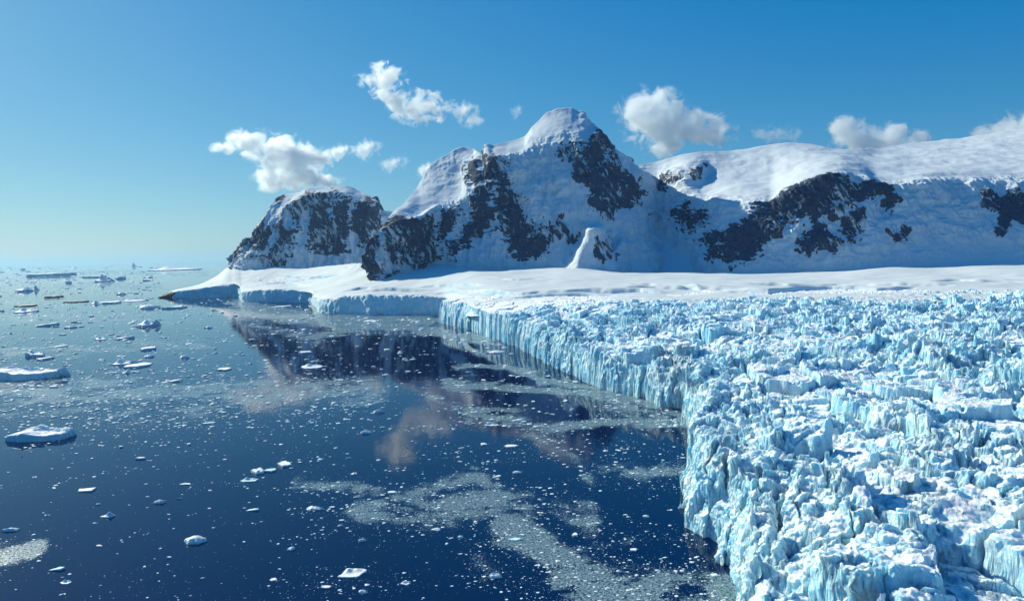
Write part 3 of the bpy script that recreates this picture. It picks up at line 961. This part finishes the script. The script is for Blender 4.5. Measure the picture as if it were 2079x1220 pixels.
def sea():
    nc = 900
    az = np.linspace(R_(-62), R_(62), nc)
    r = np.concatenate([np.exp(np.linspace(math.log(60), math.log(2400), 760)), np.exp(np.linspace(math.log(2400), math.log(60000), 60))[1:]])
    AA, RR = np.meshgrid(az, r)
    x = np.sin(AA) * RR; y = np.cos(AA) * RR
    sl = slush_at(x, y)
    V = np.stack([x, y, np.zeros_like(x)], -1).reshape(-1, 3)
    nr = len(r)
    Q = grid_quads(nr, nc)[:, ::-1]
    # the rest of the round sea, behind the camera and under it
    n0 = len(V)
    az2 = np.linspace(R_(62), R_(298), 60)
    rr2 = np.array([60., 200., 1000., 6000., 60000.])
    A2, R2 = np.meshgrid(az2, rr2)
    V2 = np.stack([np.sin(A2) * R2, np.cos(A2) * R2, np.zeros_like(A2)], -1).reshape(-1, 3)
    Q2 = grid_quads(5, 60)[:, ::-1] + n0
    n1 = n0 + len(V2)
    az3 = np.linspace(0, 2 * math.pi, 73)
    A3, R3 = np.meshgrid(az3, np.array([.5, 61.]))
    V3 = np.stack([np.sin(A3) * R3, np.cos(A3) * R3, np.full_like(A3, -.004)], -1).reshape(-1, 3)
    Q3 = grid_quads(2, 73)[:, ::-1] + n1
    sl = np.concatenate([sl.ravel(), np.zeros(len(V2) + len(V3))])
    o = mesh_from('sea', np.vstack([V, V2, V3]), np.vstack([Q, Q2, Q3]), M_WATER, True, {'slush': sl})
    tag(o, 'dark blue sea with drifting slush, paler towards the horizon', 'sea', kind='structure')


sea()

# ------------------------------------------------------------------ drifting ice
def floe_arrays(seed, kind, nt_=44, nr=9):
    """unit floe: footprint radius about 1, top about 1 high, walls running below the water"""
    g = np.random.default_rng(seed)
    th = np.linspace(0, 2 * np.pi, nt_, endpoint=False)
    nc = g.integers(6, 11)
    ca = np.sort(th[g.choice(nt_, nc, replace=False)])
    cr = g.uniform(.72, 1.08, nc)
    pts = np.stack([np.cos(ca) * cr, np.sin(ca) * cr], -1)
    rad = np.empty(nt_)
    for i, t in enumerate(th):                       # rounded polygon outline
        k = np.searchsorted(ca, t, 'right') % nc
        p, q = pts[k - 1], pts[k]
        d = np.array([math.cos(t), math.sin(t)])
        e = q - p
        den = d[0] * e[1] - d[1] * e[0]
        rad[i] = (p[0] * e[1] - p[1] * e[0]) / den if abs(den) > 1e-6 else np.hypot(*p)
    rad = np.clip(rad, .45, 1.15)
    c, s = np.cos(th), np.sin(th)
    so = seed * 3.7
    rad *= 1 + (.20 if kind == 'berg' else .13) * fbm(c * 2.6 + so, s * 2.6, c * 0, 5, .6)
    f = np.concatenate([np.linspace(0.02, .9, nr), [.97, 1.0]])
    RR, TT = np.meshgrid(f, np.arange(nt_), indexing='ij')
    X = RR * rad[TT] * c[TT]; Y = RR * rad[TT] * s[TT]
    z0 = np.zeros_like(X)
    n = fbm(X * 1.4 + so, Y * 1.4, z0, 4)
    nr_ = fbm(X * 2.3 + so, Y * 2.3, z0 + 4, 4, ridged=True)
    if kind == 'flat':
        Z = .78 + .16 * n + .22 * smooth(.82, .96, RR) * (.4 + fbm(c[TT] * 1.5 + so, s[TT] * 1.5, z0, 3))
    elif kind == 'lump':
        Z = .30 + .62 * (1 - RR ** 2) + .38 * n + .20 * nr_
    elif kind == 'peak':
        k = np.exp(-(((X - .1) / .34) ** 2 + ((Y + .05) / .40) ** 2))
        Z = .16 + .82 * k + .16 * n + .18 * nr_ * (1 - RR)
    elif kind == 'slab':
        Z = .50 + .42 * X + .14 * n
    elif kind == 'saddle':
        k = np.exp(-(((X + .15) / .3) ** 2 + (Y / .5) ** 2)); k2 = np.exp(-(((X - .75) / .16) ** 2 + (Y / .5) ** 2))
        Z = .30 + .55 * k + .62 * k2 + .14 * n
    elif kind == 'jagged':
        k = np.exp(-(((X + .35) / .26) ** 2 + ((Y - .25) / .3) ** 2)); k2 = np.exp(-(((X - .3) / .3) ** 2 + ((Y - .35) / .22) ** 2))
        Z = .20 + .72 * k + .36 * k2 + .16 * nr_ * smooth(-.3, .4, Y) + .06 * n
    else:                                             # berg: tall walls, rough upper surface
        Z = .58 + .30 * n + .30 * nr_ * smooth(-.35, .35, Y) + .26 * np.exp(-((X + .35) / .3) ** 2)
    Z = np.maximum(Z, .08)
    Z[-2] = Z[-2] * .93
    Z[-1] = Z[-1] * (.72 if kind in ('flat', 'berg', 'slab') else .35)
    rows = [np.stack([X, Y, Z], -1)]
    for sc, zz in ((1.02, .10), (1.0, -.5)):          # the wall down through the water line
        rows.append(np.stack([X[-1:] * sc * (1 + .04 * g.normal(size=nt_)), Y[-1:] * sc, np.full_like(X[-1:], zz)], -1))
    P = np.concatenate(rows, 0)
    nrow = P.shape[0]
    idx = np.arange(nrow * nt_).reshape(nrow, nt_)
    nx = np.roll(idx, -1, axis=1)
    Q = np.stack([idx[:-1], idx[1:], nx[1:], nx[:-1]], -1).reshape(-1, 4)
    V = P.reshape(-1, 3)
    # close the middle
    V = np.vstack([V, [[0, 0, P[0, :, 2].mean()]]])
    cen = len(V) - 1
    cap = np.stack([np.full(nt_, cen), idx[0], nx[0], np.full(nt_, cen)], -1)
    return V, Q, cap[:, :3]


def floe_mesh(name, seed, kind, mat, nt_=44, nr=9):
    V, Q, T = floe_arrays(seed, kind, nt_, nr)
    me = bpy.data.meshes.new(name)
    me.from_pydata(V.tolist(), [], Q.tolist() + T.tolist())
    me.update()
    me.materials.append(mat)
    return me


HERO = [  # x, waterline y, width px, height px, kind, share of depth, material, label
    (22, 774, 176, 33, 'berg', .25, 'w', 'long flat-topped iceberg with a blue front, cut by the left edge of the photo'),
    (72, 898, 160, 36, 'berg', .30, 'w', 'large low white iceberg with rough humps on its back, cut by the left edge'),
    (288, 665, 44, 20, 'saddle', .35, 'w', 'white iceberg with a dipped middle and a horn at its right end'),
    (265, 748, 56, 12, 'flat', .75, 'w', 'oval flat white floe in front of a grey jagged one'),
    (243, 742, 62, 14, 'jagged', .35, 'w', 'grey jagged ice lump just behind an oval flat floe'),
    (252, 759, 20, 9, 'peak', .4, 'w', 'small pointed floe just below an oval flat floe'),
    (367, 729, 26, 9, 'lump', .4, 'w', 'small rounded bluish lump alone right of the oval flat floe'),
    (453, 753, 40, 8, 'flat', .75, 'w', 'thin white oblong floe beside the edge of the mountain reflection'),
    (348, 776, 34, 8, 'slab', .5, 'w', 'tilted bluish slab below the oval flat floe, to its right'),
    (291, 712, 34, 9, 'flat', .7, 'w', 'white wedge shaped floe above the oval flat floe'),
    (299, 726, 26, 6, 'lump', .4, 'w', 'low dark blue lump just above the grey jagged ice lump'),
    (197, 691, 24, 9, 'jagged', .4, 'w', 'small dark blue broken lump left of a longer dark one'),
    (240, 690, 46, 9, 'slab', .4, 'w', 'long dark blue slab with a thin bright tail at its right'),
    (84, 663, 56, 10, 'slab', .35, 'w', 'long tilted blue slab rising to the right, upper left of the sea'),
    (134, 667, 30, 6, 'lump', .4, 'w', 'low blue lump right of the long tilted slab'),
    (112, 706, 42, 7, 'slab', .5, 'w', 'thin blue floe left of the dark broken pair'),
    (56, 726, 48, 13, 'berg', .35, 'w', 'blue-sided white block above the long flat-topped iceberg'),
    (79, 732, 32, 8, 'flat', .7, 'w', 'small white floe touching the blue-sided block'),
    (66, 590, 16, 11, 'peak', .3, 'w', 'small pyramid shaped far iceberg, upper left of the sea'),
    (37, 593, 32, 7, 'lump', .35, 'w', 'low blue far floe left of the pyramid shaped iceberg'),
    (34, 636, 44, 12, 'jagged', .4, 'w', 'rough white and blue far floe near the left edge'),
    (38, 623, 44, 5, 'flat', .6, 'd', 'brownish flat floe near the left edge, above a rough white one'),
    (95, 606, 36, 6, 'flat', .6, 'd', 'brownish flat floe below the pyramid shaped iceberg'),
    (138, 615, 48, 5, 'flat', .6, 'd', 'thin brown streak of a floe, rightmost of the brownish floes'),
    (345, 627, 52, 7, 'flat', .5, 'w', 'long low blue slab off the tip of the headland'),
    (291, 628, 46, 10, 'lump', .45, 'w', 'rounded blue-white floe left of the long low slab off the headland'),
    (250, 614, 56, 9, 'jagged', .4, 'w', 'blue hummocked floe in the row reaching towards the headland tip'),
    (212, 617, 44, 6, 'flat', .6, 'w', 'white flat floe in the row left of the hummocked blue one'),
    (186, 618, 22, 8, 'peak', .4, 'w', 'tiny peaked floe at the left end of the row of floes'),
    (167, 999, 56, 11, 'slab', .5, 'w', 'long narrow white slab on the dark water at left'),
    (217, 1051, 36, 15, 'peak', .45, 'w', 'peaked white floe below the long narrow slab'),
    (18, 1080, 42, 11, 'lump', .6, 'w', 'low white floe at the left edge, lower dark water'),
    (320, 1023, 27, 11, 'lump', .5, 'w', 'small domed white floe right of the peaked one'),
    (389, 1106, 52, 23, 'lump', .65, 'w', 'rough domed white floe, largest at lower left'),
    (573, 949, 40, 15, 'flat', .8, 'w', 'smooth rounded white floe, right end of a cluster of four'),
    (517, 964, 38, 17, 'lump', .7, 'w', 'white floe with cyan foot, second from left in a cluster of four'),
    (503, 979, 40, 13, 'jagged', .6, 'c', 'cyan tinted broken floe, lowest of a cluster of four'),
    (549, 959, 36, 9, 'flat', .7, 'c', 'pale cyan floe between two white ones in a cluster of four'),
    (636, 1037, 42, 13, 'lump', .65, 'w', 'oval white floe left of the grey slush band'),
    (710, 1176, 58, 31, 'jagged', .85, 'w', 'big white floe with upright pinnacles, bottom middle'),
    (1006, 1175, 32, 15, 'berg', .5, 'w', 'blocky white ice chunk on dark water, bottom middle right'),
    (741, 881, 26, 9, 'lump', .5, 'w', 'small white floe by the faint cloud reflection in mid water'),
    (767, 839, 26, 9, 'lump', .5, 'w', 'small white floe above mid water, right of the large cloud reflection'),
    (1038, 909, 32, 8, 'flat', .7, 'w', 'flat white floe in the middle of the bay'),
    (1047, 962, 28, 8, 'lump', .6, 'w', 'small white floe below the flat one in the middle of the bay'),
    (997, 865, 38, 8, 'jagged', .5, 'w', 'long ragged white floe at the edge of the upper slush band'),
    (983, 904, 18, 6, 'flat', .7, 'w', 'tiny flat floe left of the flat white one in the bay'),
    (512, 1038, 32, 10, 'slab', .6, 'c', 'cyan slanting floe left of the oval white floe'),
    (592, 1118, 22, 11, 'lump', .6, 'c', 'bright cyan lump in the dark lower left water'),
    (110, 1159, 34, 11, 'slab', .6, 'c', 'cyan streaked floe in the lower left corner'),
    (130, 1186, 26, 13, 'jagged', .6, 'w', 'white broken floe below the cyan streaked one, lower left corner'),
    (736, 1205, 22, 11, 'lump', .6, 'w', 'small white lump below the floe with pinnacles'),
    (660, 1195, 24, 8, 'flat', .7, 'w', 'white sliver left of and below the floe with pinnacles'),
    (825, 1187, 30, 11, 'jagged', .6, 'w', 'white double lump right of the floe with pinnacles'),
    (885, 1078, 22, 9, 'lump', .7, 'w', 'white rounded floe under the wide slush band'),
    (934, 1093, 18, 8, 'lump', .6, 'w', 'small white lump on the lower edge of the wide slush band'),
    (733, 1101, 18, 10, 'lump', .6, 'w', 'small bluish-white lump left under the wide slush band'),
    (1046, 1099, 40, 10, 'slab', .5, 'c', 'cyan sliver of ice on the slush right of the bottom middle'),
    (553, 1180, 20, 8, 'flat', .8, 'w', 'clean white flat floe in the dark lower left water'),
    (795, 1002, 22, 7, 'flat', .7, 'w', 'white floe at the upper left tip of the wide slush band'),
    (281, 934, 22, 8, 'flat', .6, 'w', 'small white wedge right of the large low iceberg'),
    (375, 985, 28, 5, 'flat', .7, 'w', 'thin white sliver midway between the narrow slab and the cluster of four'),
    (420, 860, 32, 7, 'jagged', .5, 'w', 'ragged blue-white pair of lumps left of the large cloud reflection'),
    (628, 749, 50, 13, 'jagged', .5, 'w', 'broken white floe in the dark mountain reflection'),
    (612, 718, 40, 6, 'flat', .6, 'w', 'thin white floe in the upper part of the mountain reflection'),
    (750, 654, 30, 5, 'lump', .5, 'w', 'low floe with dark underside in front of the snow lobe'),
    (566, 624, 50, 4, 'slab', .5, 'w', 'straight white strip of ice along the second ice cliff'),
    (1007, 718, 50, 8, 'lump', .5, 'w', 'white floe close to the glacier front, far end of the bay'),
    (1313, 1051, 15, 8, 'lump', .6, 'w', 'small white chunk left of the glacier promontory'),
    (1452, 1171, 17, 9, 'flat', .7, 'w', 'white chunk in the dark pocket at the glacier foot'),
    (1168, 1089, 16, 9, 'flat', .7, 'w', 'white chunk between the two right hand slush bands'),
    (1288, 1119, 17, 8, 'flat', .7, 'w', 'small oblong floe on the dark water right of the slush'),
    (70, 562, 90, 8, 'flat', .5, 'w', 'very long low tabular iceberg near the horizon at left'),
    (325, 550, 100, 9, 'jagged', .4, 'w', 'long dark hummocked ice field near the horizon, left of the mountain'),
    (267, 541, 12, 7, 'peak', .3, 'w', 'tiny pointed iceberg on the horizon'),
    (200, 573, 34, 16, 'jagged', .4, 'w', 'blue jumbled far floe in the middle of the left sea'),
    (136, 577, 12, 8, 'berg', .3, 'w', 'tiny block shaped far iceberg left of the jumbled floe'),
    (180, 564, 44, 4, 'flat', .5, 'w', 'thin far white floe just above the jumbled one'),
    (238, 567, 20, 6, 'lump', .4, 'w', 'small far blue lump right of the jumbled floe'),
    (412, 764, 14, 4, 'slab', .5, 'w', 'tiny tilted slab below the thin white oblong floe'),
]
MATS = {'w': M_FLOE, 'c': M_CYAN, 'd': M_REFL_BROWN}


def place(px, py, wpx, hpx, share):
    p = on_water(np.array([float(px)]), np.array([float(py)]))[0]
    d = p[1]
    W = wpx * d / F
    dep = min(max(share * hpx * d / F * (d / CAM_H), .40 * W), 1.1 * W)
    seen = dep * CAM_H / d                        # the depth's share of the height, seen from above
    H = max(hpx * d / F - seen * .85, .12 * hpx * d / F, .05 * W)
    return (p[0], d + dep * .5, 0.0), (W * .5, dep * .5, H)


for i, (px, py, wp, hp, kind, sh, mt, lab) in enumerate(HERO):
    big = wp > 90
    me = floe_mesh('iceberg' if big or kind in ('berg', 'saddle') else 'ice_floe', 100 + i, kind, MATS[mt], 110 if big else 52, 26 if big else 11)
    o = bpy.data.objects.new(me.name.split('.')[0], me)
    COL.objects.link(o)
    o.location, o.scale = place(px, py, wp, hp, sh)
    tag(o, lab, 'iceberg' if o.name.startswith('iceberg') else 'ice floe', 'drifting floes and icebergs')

# ---- where drifting ice can float: in the sea, outside the coast
def wet(x, y):
    s = poly_sd(x, y, GPOLY)
    px, py = to_px(np.stack([x, y, np.zeros_like(x)], -1))
    shore_y = np.interp(px, [-400, 318, 325, 486, 492, 640, 648, 700, 880, 2079], [542, 535, 606, 606, 615, 619, 638, 641, 642, 642])
    return (s < -2.0) & (py > shore_y + 1.5)


ZONES = [  # name test on pixels, label, group
    (lambda x, y: y < 640, 'small far floe among many on the pale hazy sea at left', 'small far floes on the hazy sea'),
    (lambda x, y: (y < 790) & (x < 470), 'small bluish floe on the mid-left sea around the oval flat floe', 'small floes on the mid-left sea'),
    (lambda x, y: (y < 830) & (x >= 470), 'small white floe in the reflection of the mountains', 'small floes in the mountain reflection'),
    (lambda x, y: x < 640, 'small white ice chunk on the dark lower left water', 'small ice chunks on the lower left water'),
    (lambda x, y: x < 1120, 'small white ice chunk on the dark water of the lower middle', 'small ice chunks on the lower middle water'),
    (lambda x, y: x > 0, 'small white ice chunk on the water near the glacier front', 'small ice chunks near the glacier front'),
]
g = np.random.default_rng(42)
variants = []
for i in range(16):
    kind = ['flat', 'lump', 'flat', 'slab', 'lump', 'jagged', 'flat', 'peak'][i % 8]
    variants.append(floe_mesh('ice_floe', 400 + i, kind, M_CYAN if i in (5, 12) else M_FLOE, 22, 5))
hx = np.array([h[0] for h in HERO], float); hy = np.array([h[1] for h in HERO], float)
n_small = 0
while n_small < 215:
    px = g.uniform(-60, 1500); py = 548 + 690 * g.random() ** 1.15
    P = on_water(np.array([px]), np.array([py]))
    if not wet(P[:, 0], P[:, 1])[0]:
        continue
    if np.min(((hx - px) / 30) ** 2 + ((hy - py) / 12) ** 2) < 1:
        continue
    wp = 6.5 + 8.5 * g.random() ** 2.2
    if py < 800 and px < 470: wp *= 1.5
    hp = wp * g.uniform(.22, .5) * (0.7 if py < 800 else 1.0)
    me = variants[g.integers(len(variants))]
    o = bpy.data.objects.new('ice_floe', me)
    COL.objects.link(o)
    o.location, o.scale = place(px, py, wp, hp, g.uniform(.4, .75))
    o.rotation_euler.z = g.uniform(-.4, .4) + (math.pi if g.random() < .5 else 0)
    for test, lab, grp in ZONES:
        if test(px, py):
            tag(o, lab, 'ice floe', grp)
            break
    n_small += 1


def brash():
    """the countless crumbs of ice between the floes: one object"""
    g = np.random.default_rng(5)
    N = 95000
    px = g.uniform(-150, 1560, N); py = 541 + 720 * g.random(N) ** 1.1
    P = on_water(px, py)
    ok = wet(P[:, 0], P[:, 1])
    P = P[ok]; px = px[ok]; py = py[ok]
    sl = slush_at(P[:, 0], P[:, 1])
    z0 = np.zeros(len(P))
    drift = fbm(P[:, 0] * .022 + 2 * fbm(P[:, 0] * .01, P[:, 1] * .01, z0, 3), P[:, 1] * .045, z0 + 6, 5, .6)
    broad = smooth(-.25, .35, fbm(P[:, 0] * .006, P[:, 1] * .006, z0 + 3, 3))
    patch = smooth(-.02, .40, drift) * (.25 + .75 * broad)
    left = np.exp(-((py - 800) / 70) ** 2) * (1 - smooth(560, 800, px))
    dens = np.clip(.018 + .62 * patch + .75 * np.clip(sl, 0, 1) + .85 * left, 0, 1)
    dens = np.where(py < 640, .9, np.where((py < 760) & (px < 480), np.maximum(dens, .38), dens))
    k = g.random(len(P)) < dens
    P = P[k]; py = py[k]; sl = sl[k]
    n = len(P)
    d = P[:, 1]
    u = g.random(n)
    wpx = (0.9 + 4.0 * u ** 4 + 5 * u ** 14) * np.where((py < 870) & (py > 640), 1.45, 1.1)
    W = np.clip(wpx * d / F, .22, None)
    D_ = W * g.uniform(.45, .95, n) * np.where(py < 700, 1.4, 1)
    H = W * g.uniform(.04, .16, n) + .03
    k6 = 6
    th = np.linspace(0, 2 * np.pi, k6, endpoint=False)[None] + g.uniform(0, 6.28, (n, 1))
    rr = g.uniform(.32, .56, (n, k6))
    X = P[:, :1] + W[:, None] * rr * np.cos(th); Y = P[:, 1:2] + D_[:, None] * rr * np.sin(th)
    zt = H[:, None] * g.uniform(.45, 1.0, (n, k6))
    bot = np.stack([X, Y, np.full_like(X, -.06)], -1)
    cx = P[:, :1]; cy = P[:, 1:2]
    top = np.stack([cx + (X - cx) * .82, cy + (Y - cy) * .82, zt], -1)
    cen = np.stack([cx, cy, H[:, None] * 1.05], -1)
    V = np.concatenate([bot, top, cen], 1)            # 13 per chip
    base = (np.arange(n) * 13)[:, None, None]
    i = np.arange(k6); j = (i + 1) % k6
    T = np.concatenate([np.stack([i, j, j + 6], -1), np.stack([i, j + 6, i + 6], -1), np.stack([i + 6, j + 6, np.full(k6, 12)], -1)], 0)
    o = mesh_from('brash_ice', V.reshape(-1, 3), (T[None] + base).reshape(-1, 3), M_FLOE, False)
    o.data.materials.append(M_CYAN)
    clear = np.repeat((g.random(n) < .3).astype(np.int32), 18)
    o.data.polygons.foreach_set('material_index', clear)
    tag(o, 'countless crumbs of white brash ice scattered over the sea', 'brash ice', kind='stuff')


brash()

# ------------------------------------------------------------------ clouds
def cloud_mat(name, blobs, dens, amp, nscale):
    """density inside a union of soft blobs (object space, metres), frayed by noise"""
    t = NT(name)
    t.t.nodes.remove(t.bsdf)
    p = t.n('TexCoord').outputs['Object']
    f = None
    for (c, r) in blobs:
        sub = t.n('VectorMath', operation='SUBTRACT')
        t.l(p, sub.inputs[0]); sub.inputs[1].default_value = c
        dv = t.n('VectorMath', operation='DIVIDE')
        t.l(sub.outputs[0], dv.inputs[0]); dv.inputs[1].default_value = r
        ln = t.n('VectorMath', operation='LENGTH')
        t.l(dv.outputs[0], ln.inputs[0])
        k = t.math('SUBTRACT', 1.0, ln.outputs['Value'])
        f = k if f is None else t.math('SMOOTH_MAX', f, k, .25)
    n = t.noise(p, nscale, 8, 0.60, 0.6)
    f = t.math('ADD', f, t.math('MULTIPLY', t.math('SUBTRACT', n, 0.56), amp * 2.2))
    d = t.math('MULTIPLY', t.step(f, 0.02, 0.55), dens)
    v = t.n('VolumePrincipled')
    v.inputs['Color'].default_value = (.96, .985, 1, 1)
    v.inputs['Anisotropy'].default_value = 0.55
    t.l(d, v.inputs['Density'])
    t.l(v.outputs[0], t.out.inputs['Volume'])
    return t.m


def cloud(label, Y, blobs_px, dens=.022, amp=1.6, nscale=.008):
    """blobs_px: (px, py, half width px, half height px)"""
    bl = []
    for (px, py, a, b_) in blobs_px:
        c = at(np.array(float(px)), np.array(float(py)), np.array(float(Y)))
        bl.append((c, (a * 1.36 * Y / F, min(a, b_ * 1.6) * 1.36 * Y / F, b_ * 1.36 * Y / F)))
    cen = np.mean([c for c, _ in bl], 0)
    import bmesh
    bm = bmesh.new()
    mats = []
    for c, r in bl:
        rel = c - cen
        mats.append((tuple(rel), tuple(r)))
        k = 1.28
        M = Matrix.Translation(Vector(rel)) @ Matrix.Diagonal((r[0] * k, r[1] * k, r[2] * k, 1))
        bmesh.ops.create_icosphere(bm, subdivisions=3, radius=1.0, matrix=M)
    me = bpy.data.meshes.new('cloud')
    bm.to_mesh(me); bm.free()
    o = bpy.data.objects.new('cloud', me)
    COL.objects.link(o)
    md = o.modifiers.new('skin', 'REMESH')
    md.mode = 'VOXEL'
    md.voxel_size = max(4.0, max(max(r) for _, r in bl) / 9)
    dg = bpy.context.evaluated_depsgraph_get()
    me2 = bpy.data.meshes.new_from_object(o.evaluated_get(dg))
    o.modifiers.clear()
    o.data = me2
    me2.name = 'cloud'
    me2.materials.clear()
    me2.materials.append(cloud_mat('cloud_vapour', mats, dens, amp, nscale))
    o.location = cen
    tag(o, label, 'cloud')


cloud('large white cloud spreading left above the rocky mountain', 5200,
      [(455, 299, 30, 10), (492, 284, 30, 17), (528, 300, 36, 22), (572, 300, 36, 28), (590, 330, 52, 34), (640, 326, 28, 16), (560, 362, 44, 20), (620, 366, 52, 24), (560, 384, 34, 6)])
cloud('ragged white cloud, highest of all, left above the tall peak', 5400,
      [(748, 162, 20, 12), (786, 155, 30, 18), (786, 182, 22, 24), (806, 208, 26, 20), (842, 222, 28, 26), (872, 212, 22, 18), (866, 240, 28, 11)], dens=.022, amp=1.9, nscale=.011)
cloud('small wispy cloud just right of the highest ragged one', 5400,
      [(916, 216, 20, 10), (940, 224, 20, 14), (960, 244, 18, 14)], dens=.012, amp=1.8, nscale=.013)
cloud('tiny cloud puff right of the large white cloud, left one of two', 5300, [(690, 308, 20, 12)], dens=.022, amp=1.8, nscale=.014)
cloud('tiny round cloud puff, right one of two beside the large white cloud', 5300, [(742, 302, 22, 16)], dens=.012, amp=1.6, nscale=.014)
cloud('faint tiny cloud above the saddle between the two mountains', 5300, [(796, 332, 22, 12)], dens=.009, amp=1.8, nscale=.014)
cloud('heavy white cloud with a rounded head, right of the tall peak', 5600,
      [(1300, 218, 38, 26), (1345, 212, 34, 26), (1340, 250, 56, 36), (1395, 262, 56, 28), (1355, 290, 34, 24), (1440, 272, 44, 20)], dens=.022, amp=1.4)
cloud('faint wisp of cloud above the snow ridge, left of the tall puffy one', 5600, [(1570, 272, 34, 14), (1602, 278, 26, 10)], dens=.006, amp=1.8, nscale=.012)
cloud('puffy white cloud resting on the middle of the snow ridge', 5800,
      [(1710, 256, 26, 18), (1740, 276, 36, 26), (1770, 292, 70, 20), (1805, 278, 28, 24), (1850, 290, 34, 18)], dens=.022, amp=1.4)
cloud('white cloud rising behind the ridge at the right edge', 5800,
      [(2005, 276, 24, 18), (2050, 270, 40, 26), (2100, 262, 60, 32)], dens=.022, amp=1.4)
cloud('bit of white cloud peeking out behind the left shoulder of the peak', 5300, [(868, 345, 18, 14)], dens=.022, amp=1.5, nscale=.014)
cloud('faintest wisp alone in the blue just left of the summit', 5400, [(1051, 224, 12, 12)], dens=.006, amp=1.7, nscale=.015)

# ------------------------------------------------------------------ air
def haze():
    X0, X1, Y0, Y1, Z0, Z1 = -61000, 61000, -61000, 61000, -6.0, 500.0
    V = [(x, y, z) for x in (X0, X1) for y in (Y0, Y1) for z in (Z0, Z1)]
    Fc = [(0, 1, 3, 2), (4, 6, 7, 5), (0, 4, 5, 1), (2, 3, 7, 6), (0, 2, 6, 4), (1, 5, 7, 3)]
    o = mesh_from('haze', np.array(V, float), np.array(Fc), None, False)
    t = NT('haze_air')
    t.t.nodes.remove(t.bsdf)
    v = t.n('VolumePrincipled')
    v.inputs['Color'].default_value = (.36, .64, .86, 1)
    v.inputs['Density'].default_value = 2.2e-5
    v.inputs['Anisotropy'].default_value = 0.4
    t.l(v.outputs[0], t.out.inputs['Volume'])
    o.data.materials.append(t.m)
    tag(o, 'thin blue haze over the sea and mountains', 'haze', kind='stuff')


haze()
